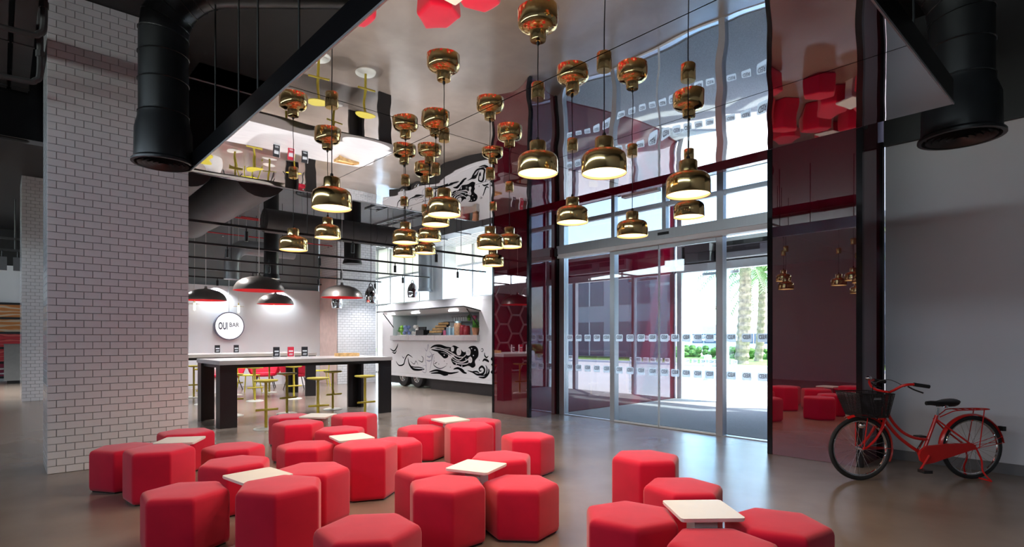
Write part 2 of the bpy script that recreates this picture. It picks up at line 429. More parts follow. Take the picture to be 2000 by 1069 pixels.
# ---- mirror film ceiling
XA, XB, YA, YR = -6.0, -.83, 1.34, 4.77
slab = struct('ceiling_mirror', MB().box(XA, XB, YA, YR, ZM+.012, ZM+.17), 'black_gloss', 'dropped ceiling raft with black edge and mirror underside')
xs = [XA, -3.56, XB]; ys = [YA, 2.48, 3.63, YR]
for i in range(2):
    for j in range(3):
        MB().box(xs[i]+.004, xs[i+1]-.004, ys[j]+.004, ys[j+1]-.004, ZM, ZM+.011).build('mirror_panel', 'mirror_film', slab)
tr = MB(); tr.box(XA-.006, XB+.006, YA-.006, YA+.003, ZM-.002, ZM+.012); tr.box(XB-.003, XB+.006, YA, YR, ZM-.002, ZM+.012); tr.box(XA-.006, XA+.003, YA, YR, ZM-.002, ZM+.012)
tr.build('edge_trim', 'aluminium', slab)
for (x, y) in [(-5.8, 1.5), (-5.1, 1.5), (-4.5, 1.46), (-3.7, 1.46), (-2.9, 1.46), (-2.2, 1.46), (-.95, 3.0), (-.95, 3.7), (-.95, 4.3), (-.95, 2.2)]:
    MB().rod((x, y, ZM+.165), (x, y, 5.0), .008, 6).build('hanger_rod', 'black_paint', slab)
struct('wall_bulkhead', MB().box(-9.0, -8.8, -3.0, 6.9, 3.75, 5.0), 'black_gloss', 'glossy black bulkhead above the mirror ceiling')
for y in (.4, .95, 1.75): MB().box(-8.8, -8.79, y, y+.012, 3.75, 5.0).build('trim_joint', 'black_paint', bpy.data.objects['wall_bulkhead'])

# ---- red glass portal
def portal(side, x0, x1):
    o = struct('wall_portal_'+side, MB().box(x0+.02, x1-.02, YP+.02, YO-.05, 0, 5.0), 'red_glass',
               'red glass portal wall beside the food truck' if side == 'left' else 'red glass portal wall beside the bicycle')
    e = MB()
    for x in (x0+.025, x1-.025):
        e.box(x-.03, x+.03, YP-.005, YP+.055, 0, ZP-.003)
    e.build('edge_trim', 'black_trim', o)
    for x in (x0, x1):
        MB().box(x-.012 if x == x0 else x-.022, x+.022 if x == x0 else x+.012, YD-.1, YD-.03, 0, ZP).build('edge_trim', 'black_trim', o)
    MB().box(x0+.055, x1-.055, YP, YP+.015, .004, ZP-.004).build('glass_panel', 'red_glass', o)
    return o
portal('left', -8.17, -7.17)
portal('right', -3.0, -1.99)
struct('trim_beam', MB().box(-7.17, -3.0, YP, YP+.10, ZP-.11, ZP+.06), 'red_glass', 'dark red beam above the recessed doors')
struct('ceiling_vestibule', MB().box(-8.2, -1.98, YP+.16, YO, 5.0, 5.12), 'black_paint')
struct('floor_mat', MB().box(-7.17, -3.0, YD+.12, YO-.05, 0, .012), 'carpet', 'dark grey entrance carpet between the doors')

# ---- sliding doors
def sticker_mesh():
    t = text_mesh('RED', .1, 'sticker_text', bold=.002, box=(.105, .058)); m = MB()
    a, b = .07, .058; c = .012
    poly = [(-a+c,-b),(a-c,-b),(a,-b+c),(a,b-c),(a-c,b),(-a+c,b),(-a,b-c),(-a,-b+c)]
    n = len(poly)
    m.add([(x, -.0015, z) for x, z in poly]+[(x, .0015, z) for x, z in poly], [tuple(range(n)), tuple(range(2*n-1, n-1, -1))]+[(i, n+i, n+(i+1) % n, (i+1) % n) for i in range(n)])
    m.mi = 1
    vs = [v.co.copy() for v in t.vertices]; fs = [tuple(p.vertices) for p in t.polygons]
    m.add([(-v.x, -.0028, v.y+.012) for v in vs], fs)
    m.add([(-v.x, .0028, v.y+.012) for v in vs], fs)
    return m.mesh('sticker', ['sticker_white', 'sticker_text'])
STK = sticker_mesh()
def pane(name, parent, x0, x1, z0, z1, y, stick=True, m='clear_glass'):
    o = MB().box(x0, x1, y-.006, y+.006, z0, z1).build(name, m, parent)
    if stick:
        n = max(1, int(round((x1-x0)/.205)))
        for zz in (1.405, .87):
            for i in range(n):
                put('sticker', STK, o, (x0+(i+.5)*(x1-x0)/n, y-.0095, zz))
    return o
fr = struct('door_1', MB().box(-7.15, -7.03, YD-.05, YD+.07, 0, 4.6).box(-5.98, -5.89, YD-.05, YD+.07, 0, 2.9).box(-4.07, -3.97, YD-.05, YD+.07, 0, 2.9).box(-3.08, -2.99, YD-.05, YD+.07, 0, 4.6)
    .box(-5.97, -5.9, YD-.03, YD+.06, 3.07, 4.6).box(-4.98, -4.91, YD-.03, YD+.06, 3.07, 4.6).box(-4.07, -3.97, YD-.03, YD+.06, 3.07, 4.6)
    .box(-7.15, -2.99, YD-.02, YD+.06, 3.46, 3.53).box(-7.15, -2.99, YD-.04, YD+.06, 0, .012), 'aluminium', 'pale metal frame of the glazed entrance front')
hd = MB().box(-7.12, -2.99, YD-.15, YD+.03, 2.93, 3.08).build('door_operator', 'aluminium', fr)
MB().box(-7.12, -2.99, YD-.135, YD, 2.86, 2.93).build('door_track', 'white_frame', fr)
MB().box(-7.17, -7.10, YD-.16, YD+.0, 2.9, 3.04).build('end_cap', 'plastic_black', hd)
MB().box(-4.97, -4.78, YD-.165, YD-.149, 2.99, 3.03).build('motion_sensor', 'plastic_black', hd)
pane('glass_pane', fr, -7.03, -5.98, .012, 2.86, YD)
pane('glass_pane', fr, -3.97, -3.08, .012, 2.86, YD)
for (a, b) in ((-7.03, -5.97), (-5.9, -4.98), (-4.91, -4.07), (-3.97, -3.08)):
    pane('transom_pane', fr, a, b, 3.08, 3.46, YD, False); pane('transom_pane', fr, a, b, 3.53, 4.6, YD, False)
for k, (a, b) in enumerate(((-5.89, -5.025), (-5.015, -4.07))):
    d = thing('door_%d' % (k+2), 'frameless glass sliding leaf with a row of white squares', None, (0, 0, 0)); d['kind'] = 'structure'
    pane('glass_pane', d, a, b, .02, 2.84, YD-.045)
    MB().box(a, b, YD-.06, YD-.03, 2.80, 2.858).build('top_rail', 'aluminium', d)
    MB().box(a, b, YD-.055, YD-.035, .004, .03).build('bottom_rail', 'white_frame', d)
    MB().box(b-.008 if k == 0 else a, b if k == 0 else a+.008, YD-.055, YD-.035, .02, 2.84).build('edge_seal', 'white_frame', d)
# outer doors
fo = struct('door_4', MB().box(-7.16, -7.04, YO-.06, YO+.06, 0, 5).box(-6.02, -5.95, YO-.06, YO+.06, 0, 2.9).box(-4.1, -4.0, YO-.06, YO+.06, 0, 2.9).box(-3.1, -2.99, YO-.06, YO+.06, 0, 5)
    .box(-7.16, -2.99, YO-.1, YO+.06, 2.9, 3.07).box(-7.16, -2.99, YO-.04, YO+.06, 3.5, 3.58), 'white_frame', 'white metal frame of the outer street doors')
MB().box(-7.1, -2.99, YO-.02, YO+.05, 3.07, 3.5).build('fascia_board', 'black_paint', fo)
pane('glass_pane', fo, -7.04, -6.02, .01, 2.9, YO); pane('glass_pane', fo, -4.0, -3.1, .01, 2.9, YO)
pane('transom_pane', fo, -7.04, -3.1, 3.58, 5.0, YO, False)
d = thing('door_5', 'outer glass sliding leaf standing half open', None); d['kind'] = 'structure'
pane('glass_pane', d, -6.6, -5.75, .02, 2.86, YO+.11); MB().box(-6.6, -5.75, YO+.09, YO+.13, 2.82, 2.88).build('top_rail', 'aluminium', d)
ac = thing('air_curtain', 'white air curtain unit above the outer street doors', 'air curtain', (-5.0, YO-.151, 3.10))
MB().box(-.95, .95, -.13, .13, 0, .26).build('casing', 'white_frame', ac)
MB().box(-.9, .9, -.135, -.13, .12, .24).build('intake_grille', 'skirting_grey', ac); MB().box(-.12, .12, -.14, -.128, .03, .23).build('control_box', 'far_white', ac)
ab = thing('wall_unit', 'pale boxed unit beside the air curtain over the street doors', 'unit', (-6.55, YO-.121, 3.1))
MB().box(-.3, .3, -.1, .1, 0, .2).build('casing', 'counter_grey', ab); MB().box(-.3, .3, -.12, .1, .21, .38).build('upper_casing', 'skirting_grey', ab)
lf = thing('linear_lamp', 'white linear lamp hanging inside the portal above the doors', 'lamp', (-5.15, 7.35, 3.62))
MB().prism([(-.33, -.05), (.33, -.05), (.33, .05), (-.33, .05)], 0, .05).build('housing', 'white_frame', lf)
for x in (-.2, .2): MB().rod((x, 0, .05), (x, 0, 1.38), .008, 6).build('hanger_rod', 'aluminium', lf)

# ---- street-side window wall behind the food truck
wf = MB(); XM = [-8.25-1.05*i for i in range(17)]
for x in XM: wf.box(x-.04, x+.04, 11.44, 11.58, 0, 5.0)
for z in (.03, 3.83, 2.75): wf.box(-25.1, -8.2, 11.46, 11.56, z-.03, z+.04)
wn_ = struct('window_1', wf, 'white_frame', 'tall white framed window wall behind the food truck')
for i in range(16):
    a, b = XM[i+1]+.04, XM[i]-.04
    MB().box(a, b, 11.505, 11.517, .07, 2.72).build('glass_pane', 'window_glass', wn_)
    MB().box(a, b, 11.505, 11.517, 2.79, 3.8).build('glass_pane', 'window_glass', wn_)
    MB().box(a, b, 11.49, 11.52, 3.87, 5.0).build('upper_panel', 'blind_cream', wn_)
for k, x in enumerate((-15.8, -11.2)): struct('wall_column', MB().box(x-.4, x+.4, 10.85, 11.4, 0, 5), 'white_frame', 'plain white column in front of the window wall')
sl = struct('ceiling_slats', MB().box(-17.0, -8.6, 9.0, 9.04, 4.45, 5.0), 'white_frame', 'white slatted ceiling along the window wall')
sm = MB().box(-4.2, 4.2, -.055, .055, 0, .05).mesh('slat', 'white_frame')
for i in range(14): put('slat', sm, sl, (-12.8, 9.12+i*.165, 4.45))
struct('ceiling_slat_backing', MB().box(-17.0, -8.6, 9.05, 11.4, 4.56, 4.58), 'black_paint')

# ---- outside
struct('floor_pavement', MB().box(-110, 70, YO-.02, 26, -.12, -.004), 'paving', 'sunlit pale paving outside the doors')
struct('floor_lawn', MB().box(-110, 70, 26.3, 40, -.1, .05), 'lawn', 'strip of green lawn across the paving')
struct('floor_kerb', MB().box(-110, 70, 26, 26.3, -.1, .12), 'far_white')
struct('floor_road', MB().box(-150, 120, 40, 160, -.14, -.01), 'paving')
hg = MB()
for i in range(900):
    x = random.uniform(-60, 0); y = random.uniform(36, 37.4); z = random.uniform(.15, .75)
    r = random.uniform(.18, .34); hg.ellip((x, y, z), r, r, r*.8, 6, 4)
tag(hg.build('hedge', 'hedge', None, smooth=False), 'low clipped green hedge at the back of the lawn', 'hedge', kind='stuff')
def palm(name, label, x, y, h, rt, nf, L, seed):
    rnd = random.Random(seed); t = thing(name, label, 'palm', (x, y, .04))
    k = 14; tb = MB(); path = []; rr = []
    for i in range(k*2+1):
        u = i/(k*2); path.append((.18*math.sin(u*2.2), .1*u, h*u)); rr.append(rt*(1.12-.25*u)*(1.09 if i % 2 == 0 else .93))
    tb.tube(path, rr, 10).build('trunk', 'palm_trunk', t)
    for f in range(nf):
        a = 2*PI*f/nf+rnd.uniform(-.2, .2); el = rnd.uniform(-.5, 1.15); m = MB(); pts = []
        for i in range(9):
            u = i/8; d = L*u
            pts.append(Vector((math.cos(el)*d*math.cos(a), math.cos(el)*d*math.sin(a), math.sin(el)*d-.55*L*u*u)))
        m.tube(pts, [.035*(1-u/9) for u in range(9)], 4)
        for i in range(2, 25):
            u = i/24*8; j = min(int(u), 7); p = pts[j].lerp(pts[j+1], u-j); tg = (pts[j+1]-pts[j]).normalized()
            sd_ = tg.cross(Vector((0, 0, 1))).normalized(); ll = .62*(1-.55*abs(i/24-.45))
            for s_ in (-1, 1):
                q = p+(sd_*s_*.8+tg*.5+Vector((0, 0, -.35)))*ll
                wv = tg*.035
                m.add([p-wv, p+wv, q], [(0, 1, 2)])
        m.build('frond', 'palm_leaf', t, (path[-1][0], path[-1][1], h))
    return t
palm('palm_tree', 'tall palm with thick shaggy trunk on the lawn', -14.0, 29.0, 5.6, .33, 22, 2.6, 1)
palm('palm_tree', 'thinner palm standing behind the thick trunked palm', -14.9, 33.0, 5.2, .22, 20, 2.4, 2)
palm('palm_tree', 'palm seen through the window wall above the food truck', -17.5, 17.5, 3.4, .22, 20, 2.0, 3)
palm('palm_tree', 'palm on the lawn to the side of the street doors', -5.2, 28.0, 5.4, .3, 20, 2.5, 4)
palm('palm_tree', 'palm reflected in the red portal glass', 2.0, 29.0, 5.8, .32, 20, 2.5, 5)
def building(name, label, x0, x1, y0, y1, h, m, wins):
    b = thing(name, label, 'building', (0, 0, 0))
    MB().box(x0, x1, y0, y1, 0, h).build('wall', m, b); MB().box(x0-.2, x1+.2, y0-.2, y1, h, h+.3).build('parapet', 'far_white', b)
    for (a, c, z0, z1) in wins:
        w = MB().box(a, c, y0-.03, y0-.001, z0, z1).build('window', 'far_glass', b); MB().box((a+c)/2-.04, (a+c)/2+.04, y0-.06, y0-.031, z0, z1).build('glazing_bar', 'far_white', w)
building('warehouse', 'long low white building beyond the road', -70, -12, 62, 75, 2.6, 'far_white', [(-60+i*6, -57+i*6, .8, 1.9) for i in range(8)])
building('office_block', 'grey clad block across the paving', 2, 24, 33, 48, 7.5, 'far_grey', [(4+i*4, 6.6+i*4, .1, 2.6) for i in range(5)]+[(4+i*4, 6.6+i*4, 3.8, 6.2) for i in range(5)])
building('plant_house', 'tan walled service building with louvred doors', -9.5, -4.5, 52, 58, 3.0, 'far_tan', [(-8.5, -7.2, .1, 2.2), (-6.6, -5.2, .1, 2.2)])
for k, x in enumerate((-9.6, -7.4)):
    b = thing('bollard', 'white tapered bollard on the paving outside', 'bollard', (x, 17.5, 0), 0, 'bollards outside the doors')
    MB().lathe([(.13, 0), (.12, .8), (.10, .84), (.0, .86)], 14).build('post', 'white_frame', b, smooth=True); MB().lathe([(.17, 0), (.17, .03), (.13, .035)], 14).build('foot_ring', 'steel', b)
# ================================================================== POUFS AND SIDE TABLES
def pouf_mesh(h):
    R = .283; m = MB(); n = 0
    prof = [(.016, .012), (.004, .022), (0, .05), (0, h-.045), (.004, h-.026), (.013, h-.011), (.028, h-.003), (.05, h), (.13, h+.003)]
    rings = []
    for ins, z in prof:
        ring = []; r = R-ins*1.1547
        for k in range(6):
            a = PI/3*k; cx, cy = r*math.cos(a), r*math.sin(a); rc = .028
            for q in (-1, -.5, 0, .5, 1):
                # rounded corner: blend between the two edge directions
                b = a+q*PI/6; ox, oy = (r-rc*1.1547)*math.cos(a), (r-rc*1.1547)*math.sin(a)
                ring.append((ox+rc*math.cos(b), oy+rc*math.sin(b), z))
        rings.append(ring)
    n = len(rings[0])
    for ring in rings: m.v += ring
    for j in range(len(rings)-1):
        for i in range(n): m.f.append((j*n+i, j*n+(i+1) % n, (j+1)*n+(i+1) % n, (j+1)*n+i)); m.m.append(0)
    m.f.append(tuple(range((len(rings)-1)*n, len(rings)*n))); m.m.append(0)
    m.f.append(tuple(range(n-1, -1, -1))); m.m.append(0)
    me = m.mesh('cushion', 'red_velvet', False)
    for p in me.polygons: p.use_smooth = True
    return me
PM = {}
FOOT = MB().prism([(.255*math.cos(PI/3*k), .255*math.sin(PI/3*k)) for k in range(6)], 0, .014).mesh('plinth', 'plastic_black')
def pouf(x, y, th, h, label, group):
    if h not in PM: PM[h] = pouf_mesh(h)
    t = thing('hexagonal_pouf', label, 'pouf', (x, y, 0), math.radians(th), group)
    put('cushion', PM[h], t); put('plinth', FOOT, t)
PG = {'A': 'poufs at the brick pillar', 'B': 'poufs in the front set', 'C': 'poufs near the stools', 'D': 'poufs in the middle set', 'E': 'poufs toward the food truck', 'F': 'poufs near the lone pouf', 'G': 'poufs near the bicycle'}
for row in [
        (-6.40, 0.88, 34, 0.38, 'low red hexagonal pouf standing right in front of the brick pillar face', 'A'),
        (-5.75, 1.04, 6, 0.44, 'taller red hexagonal pouf that hides part of the table at the brick pillar', 'A'),
        (-6.88, 1.49, 4, 0.40, 'red hexagonal pouf behind the small table at the brick pillar edge', 'A'),
        (-5.87, 1.68, 11, 0.36, 'lowest red hexagonal pouf on the open side of the pillar table', 'A'),
        (-4.99, 1.44, 32, 0.39, 'low red hexagonal pouf between the pillar table set and the next table', 'B'),
        (-4.31, 0.93, 57, 0.38, 'wide looking low red hexagonal pouf beside the tall pouf, away from the stools', 'B'),
        (-3.73, 1.35, 34, 0.46, 'tallest red hexagonal pouf covering the edge of its white table', 'B'),
        (-4.27, 1.79, 56, 0.40, 'red hexagonal pouf tucked directly behind the tallest front pouf', 'B'),
        (-2.72, 1.44, 55, 0.41, 'single red hexagonal pouf standing without a table in front of the other sets', 'B'),
        (-7.50, 2.86, 8, 0.38, 'red hexagonal pouf closest to the bar table legs', 'C'),
        (-6.46, 2.54, 9, 0.44, 'taller red hexagonal pouf in front of the wooden stem table', 'C'),
        (-6.57, 3.29, 4, 0.45, 'taller red hexagonal pouf on the far side of the wooden stem table', 'C'),
        (-6.04, 2.85, 20, 0.38, 'low red hexagonal pouf between the wooden stem table and middle table', 'D'),
        (-5.36, 2.19, 56, 0.38, 'low red hexagonal pouf beside the middle table, toward the pillar', 'D'),
        (-4.63, 2.43, 7, 0.46, 'tall red hexagonal pouf covering half of the middle table', 'D'),
        (-4.92, 2.89, 41, 0.39, 'red hexagonal pouf half hidden behind the tall middle pouf', 'D'),
        (-6.10, 4.24, 1, 0.38, 'low red hexagonal pouf behind the table closest to the food truck', 'E'),
        (-5.62, 3.66, 55, 0.36, 'low red hexagonal pouf beside the white stem of the truck side table', 'E'),
        (-4.99, 3.87, 38, 0.44, 'taller red hexagonal pouf overlapping the table closest to the food truck', 'E'),
        (-5.39, 4.34, 4, 0.40, 'red hexagonal pouf behind the taller one, toward the red portal', 'E'),
        (-4.27, 4.09, 43, 0.39, 'lone red hexagonal pouf standing apart in front of the glass doors', 'E'),
        (-3.71, 3.23, 10, 0.38, 'red hexagonal pouf behind the fully visible table, next to the lone pouf', 'F'),
        (-3.72, 2.51, 0, 0.38, 'red hexagonal pouf partly behind another, next to the fully visible table', 'F'),
        (-3.21, 2.30, 32, 0.40, 'red hexagonal pouf directly in front of the fully visible table', 'F'),
        (-3.00, 2.80, 43, 0.36, 'low red hexagonal pouf showing three sides beside the fully visible table', 'F'),
        (-2.65, 3.85, 56, 0.46, 'tall red hexagonal pouf at the doors end of the set by the bicycle', 'G'),
        (-2.14, 3.56, 49, 0.37, 'low red hexagonal pouf in front of the tall one, behind the tray table', 'G'),
        (-1.97, 2.71, 13, 0.39, 'red hexagonal pouf beside the tray table, toward the lone pouf', 'G'),
        (-1.39, 2.68, 46, 0.38, 'red hexagonal pouf on the tray table side facing away from the doors', 'G'),
        (-1.35, 3.23, 22, 0.38, 'red hexagonal pouf on the bicycle side of the tray table', 'G')]:
    pouf(*row[:5], PG[row[5]])
def rrect(a, b, r, n=4):
    out = []
    for k, (sx, sy) in enumerate(((1, 1), (-1, 1), (-1, -1), (1, -1))):
        for i in range(n+1):
            q = k*PI/2+PI/2*i/n; out.append((sx*(a-r)+r*math.cos(q), sy*(b-r)+r*math.sin(q)))
    return out
TT = MB().prism(rrect(.176, .176, .022), .415, .43).prism(rrect(.172, .172, .02), .409, .415).mesh('table_top', 'table_white')
TL = MB().box(-.065, .065, -.065, .065, .012, .409).mesh('pedestal', 'table_white'); TLW = MB().box(-.09, .09, -.09, .09, .012, .409).mesh('pedestal', 'table_wood')
TB = MB().box(-.08, .08, -.08, .08, 0, .012).mesh('base_plate', 'stool_base')
for (x, y, a, w, lab) in [(-6.14, 1.28, 59, 0, 'small white square table among poufs at the brick pillar'), (-4.19, 1.36, 98, 0, 'small white square table in the pouf set before the pillar set'),
                          (-6.93, 2.98, 42, 1, 'small white square table on a wooden stem near the stools'), (-5.19, 2.57, 82, 0, 'small white square table wedged in the middle pouf set'),
                          (-5.515, 4.00, 85, 0, 'small white square table in the pouf set by the red portal'), (-3.37, 2.69, 23, 0, 'small white square table in the pouf set beside the lone pouf'),
                          (-1.66, 2.96, 50, 0, 'small white square table in the pouf set nearest the bicycle')]:
    t = thing('side_table', lab, 'table', (x, y, 0), math.radians(a), 'small white pouf tables')
    put('table_top', TT, t); put('pedestal', TLW if w else TL, t); put('base_plate', TB, t)

# ================================================================== BRASS PENDANTS
LD = .129; LK = .693
def lamp_meshes():
    out = MB().lathe([(LD*.985, 0), (LD, .004), (LD*1.0, .11), (LD*.98, .138), (LD*.92, .16), (LD*.80, .178), (LD*.60, .190), (LD*.45, .196), (LD*.415, .202), (LD*.415, .285), (LD*.39, .295), (.012, .297)], 40)
    inn = MB().lathe([(LD*.985, 0), (LD*.965, .004), (LD*.96, .05)], 40)
    glo = MB().lathe([(LD*.962, .022), (.0005, .022)], 40)
    cap = MB().lathe([(.011, .297), (.011, .33), (.003, .345)], 12)
    for q in (out, inn, glo, cap):
        q.v = [(x, y, z*LK) for x, y, z in q.v]
    return out.mesh('shade', 'brass', True), inn.mesh('inner_rim', 'brass_inner', True), glo.mesh('diffuser', 'lamp_glow'), cap.mesh('cable_grip', 'cable_black', True)
LM = lamp_meshes()
CAN = MB().lathe([(.040, 0), (.043, .004), (.043, .05)], 24, capb=True, capt=True).mesh('ceiling_cup', 'brass', True)
for p in CAN.polygons: pass
lamps = [(648, 408, 202, 0), (640, 465, 363, 0), (573, 489, 342, 0), (791.8, 475, 356, 1), (789.5, 501, 397, 1), (867.5, 421, 269, 1), (851, 440, 335, 1), (838.5, 470, 380.6, 1), (830.2, 495, 412, 1),
         (957.5, 485, 343.6, 2), (995, 483, 369, 2), (963, 519.5, 406.7, 2), (1050.5, 340, 185, 3), (1180, 340, 128, 3), (1344, 382, 148.7, 3), (1118, 435.7, 289, 3), (1235, 462, 299, 3), (1345.5, 424.5, 308, 3)]
LL = [
      'largest looking brass bell pendant, hanging over the poufs by the pillar',
      'brass bell pendant high up, right behind the largest looking one',
      'low brass bell pendant closest to the brick pillar edge',
      'lower hung brass pendant in the middle of the central cluster',
      'lower hung brass pendant of the central cluster closest to the bar table',
      'lower hung brass pendant of the central cluster farthest from the bar',
      'higher hung brass pendant of the central cluster farthest from the bar',
      'higher hung brass pendant in the middle of the central cluster',
      'higher hung brass pendant of the central cluster closest to the bar',
      'brass bell pendant of the trio at the truck portal, farthest from the truck',
      'brass bell pendant hung highest of the trio at the truck portal',
      'brass bell pendant of the trio at the truck portal, closest to the truck',
      'brass bell pendant hung highest in the row farther from the doors',
      'brass bell pendant hung midway in the row farther from the doors',
      'brass bell pendant hung lowest in the row farther from the doors',
      'brass bell pendant hung midway in the row close to the doors',
      'brass bell pendant hung lowest in the row close to the doors',
      'brass bell pendant hung highest in the row close to the doors']
LG = ['pendants nearest the brick pillar', 'pendants clustered before the food truck', 'pendants before the left red portal wall', 'pendants before the doors']
for li, (px, ry, cy, g) in enumerate(lamps):
    w = (ZM-CAMZ-.02)*F/(HOR-cy); r = (px-1000)/F*w; x, y = CS*r-SN*w, SN*r+CS*w; z = CAMZ+(HOR-ry)/F*w
    x = max(x, XA+.06)
    t = thing('pendant_lamp', LL[li], 'lamp', (x, y, z), 0, LG[g])
    for nm, me in zip(('shade', 'inner_rim', 'diffuser', 'cable_grip'), LM): put(nm, me, t)
    spot('pendant_bulb', t, (0, 0, .012), 11, 150, (1, .82, .62), .004)
    put('ceiling_cup', CAN, t, (0, 0, ZM-z-.0505))
    MB().rod((0, 0, .235), (0, 0, ZM-z-.05), .0032, 6).build('cable', 'cable_black', t)

# ================================================================== BAR TABLES AND STOOLS
def bar_table(x0, x1, y0, y1, label):
    t = thing('bar_table', label, 'table', ((x0+x1)/2, (y0+y1)/2, 0)); a, b = (x1-x0)/2, (y1-y0)/2
    MB().box(-a, a, -b, b, .985, 1.05).build('table_top', 'bar_top', t)
    MB().box(-a+.06, a-.06, -b+.05, b-.05, .93, .985).build('apron', 'leg_black', t)
    for sx in (-1, 1):
        for sy in (-1, 1):
            m = MB(); xo = sx*(a-.02); yo = sy*(b-.01)
            m.box(min(xo, xo-sx*.05), max(xo, xo-sx*.05), min(yo, yo-sy*.25), max(yo, yo-sy*.25), 0, .985)
            m.box(min(xo-sx*.05, xo-sx*.22), max(xo-sx*.05, xo-sx*.22), min(yo, yo-sy*.05), max(yo, yo-sy*.05), 0, .985)
            m.build('leg', 'leg_black', t)
bar_table(-10.8, -9.44, 2.50, 5.50, 'long high bar table with black plate legs nearest the poufs')
bar_table(-14.75, -13.4, 2.45, 5.72, 'second high bar table standing in front of the bar wall')
SEAT = MB().lathe([(.0005, .715), (.06, .716), (.10, .724), (.165, .732), (.178, .745), (.172, .757), (.12, .760), (.0005, .758)], 28).mesh('seat', 'stool_yellow', True)
POST = MB().tube(bez([(0, 0, .72), (0, 0, .5), (0, 0, .38), (.0, 0, .30), (0, 0, .02)], 6), .0215, 10).mesh('post', 'stool_yellow', True)
FRST = MB().tube([(-.165, -.045, .30), (.165, -.045, .30)], .017, 10).tube(bez([(0, 0, .44), (0, -.012, .37), (0, -.03, .325), (0, -.045, .30)], 5), .017, 8).mesh('footrest', 'stool_yellow', True)
SBASE = MB().lathe([(.0005, .022), (.15, .018), (.178, .010), (.182, 0)], 28, capb=True).mesh('base_disc', 'stool_base', True)
s1 = 'yellow bar stool on the pouf side of the front table'; s2 = 'yellow bar stool behind the front bar table'
s3 = 'yellow bar stool before the second bar table'; s4 = 'yellow bar stool behind the second bar table'
STOOLS = [(-9.03, 3.05, .6, s1, 'stools at the near side of the front bar table'), (-8.99, 3.86, .5, s1, 'stools at the near side of the front bar table'), (-8.95, 4.68, .6, s1, 'stools at the near side of the front bar table'),
                        (-10.62, 4.86, .75, s2, 'stools behind the front bar table'), (-10.58, 3.95, .8, s2, 'stools behind the front bar table'), (-10.95, 3.12, .7, s2, 'stools behind the front bar table'),
                        (-13.2, 4.22, .5, s3, 'stools before the second bar table'), (-13.1, 5.05, .6, s3, 'stools before the second bar table'), (-13.25, 3.2, .8, s3, 'stools before the second bar table'),
                        (-14.95, 3.4, .5, s4, 'stools behind the second bar table'), (-15.0, 5.15, .6, s4, 'stools behind the second bar table'), (-14.9, 4.3, .7, s4, 'stools behind the second bar table')]
for (x, y, rz, lab, g) in STOOLS:
    pos = sorted(yy for (_, yy, _, l2, _) in STOOLS if l2 == lab).index(y)
    lab = lab+('; end by the near pillar', '; the middle one of three', '; end toward the food truck')[pos]
    t = thing('bar_stool', lab, 'stool', (x, y, 0), rz+PI/2-.6, g)
    for nm, me in (('seat', SEAT), ('post', POST), ('footrest', FRST), ('base_disc', SBASE)): put(nm, me, t)
def menu(x, y, z, m, lab, rz):
    t = thing('menu_holder', lab, 'menu', (x, y, z), rz)
    MB().box(-.012, .012, -.055, .055, .012, .19).build('card', m, t); MB().box(-.035, .035, -.06, .06, 0, .012).build('foot', 'chair_white', t)
    MB().box(.0121, .0128, -.04, .04, .10, .125).box(.0121, .0128, -.03, .035, .06, .07).box(.0121, .0128, -.035, .03, .04, .05).build('print', 'far_white', t)
    MB().box(-.014, .014, .056, .064, .0, .19).build('side_edge', 'chair_white', t)
menu(-10.5, 3.73, 1.05, 'menu_black', 'black menu card next to the red one on front bar table', .1)
menu(-10.5, 3.99, 1.05, 'menu_red', 'red menu card standing on the front bar table', 0)
menu(-10.5, 4.25, 1.05, 'menu_black', 'black menu card between red card and wooden tray', -.1)
menu(-14.3, 3.74, 1.05, 'menu_black', 'black menu card under the round sign, wider of two', .1)
menu(-14.3, 4.15, 1.05, 'menu_black', 'black menu card right beside the round sign on far table', 0)
t = thing('wooden_tray', 'low wooden tray box on the front bar table', 'tray', (-10.4, 5.05, 1.05), PI/2)
MB().box(-.2, .2, -.13, .13, 0, .012).build('bottom', 'bread', t)
MB().box(-.2, .2, -.13, -.118, .012, .06).box(-.2, .2, .118, .13, .012, .06).box(-.2, -.188, -.118, .118, .012, .06).box(.188, .2, -.118, .118, .012, .06).build('rim', 'bread', t)

# far lounge chairs
def lounge(x, y, rz, m, lab, g):
    t = thing('lounge_chair', lab, 'chair', (x, y, 0), rz, g); sh = MB(); n = 14
    for j, (rr, z) in enumerate(((.30, .40), (.36, .50), (.40, .66), (.42, .82))):
        for i in range(n+1):
            a = -2.2+4.4*i/n; k = .5+.5*math.cos(a*.75); sh.v.append((-rr*math.cos(a)*.9+.02, rr*math.sin(a), .36+(z-.36)*(.45+.55*k)))
    for j in range(3):
        for i in range(n):
            a = j*(n+1)+i; sh.f.append((a, a+1, a+n+2, a+n+1)); sh.m.append(0)
    o = sh.build('shell', m, t, smooth=True); md = o.modifiers.new('thick', 'SOLIDIFY'); md.thickness = .04
    MB().lathe([(.0005, .34), (.27, .34), (.32, .38), (.31, .44), (.0005, .46)], 16).build('seat', m, t, smooth=True)
    for sx in (-1, 1):
        for sy in (-1, 1): MB().tube([(sx*.18, sy*.18, .35), (sx*.27, sy*.27, 0)], .013, 6).build('leg', 'leg_black', t)
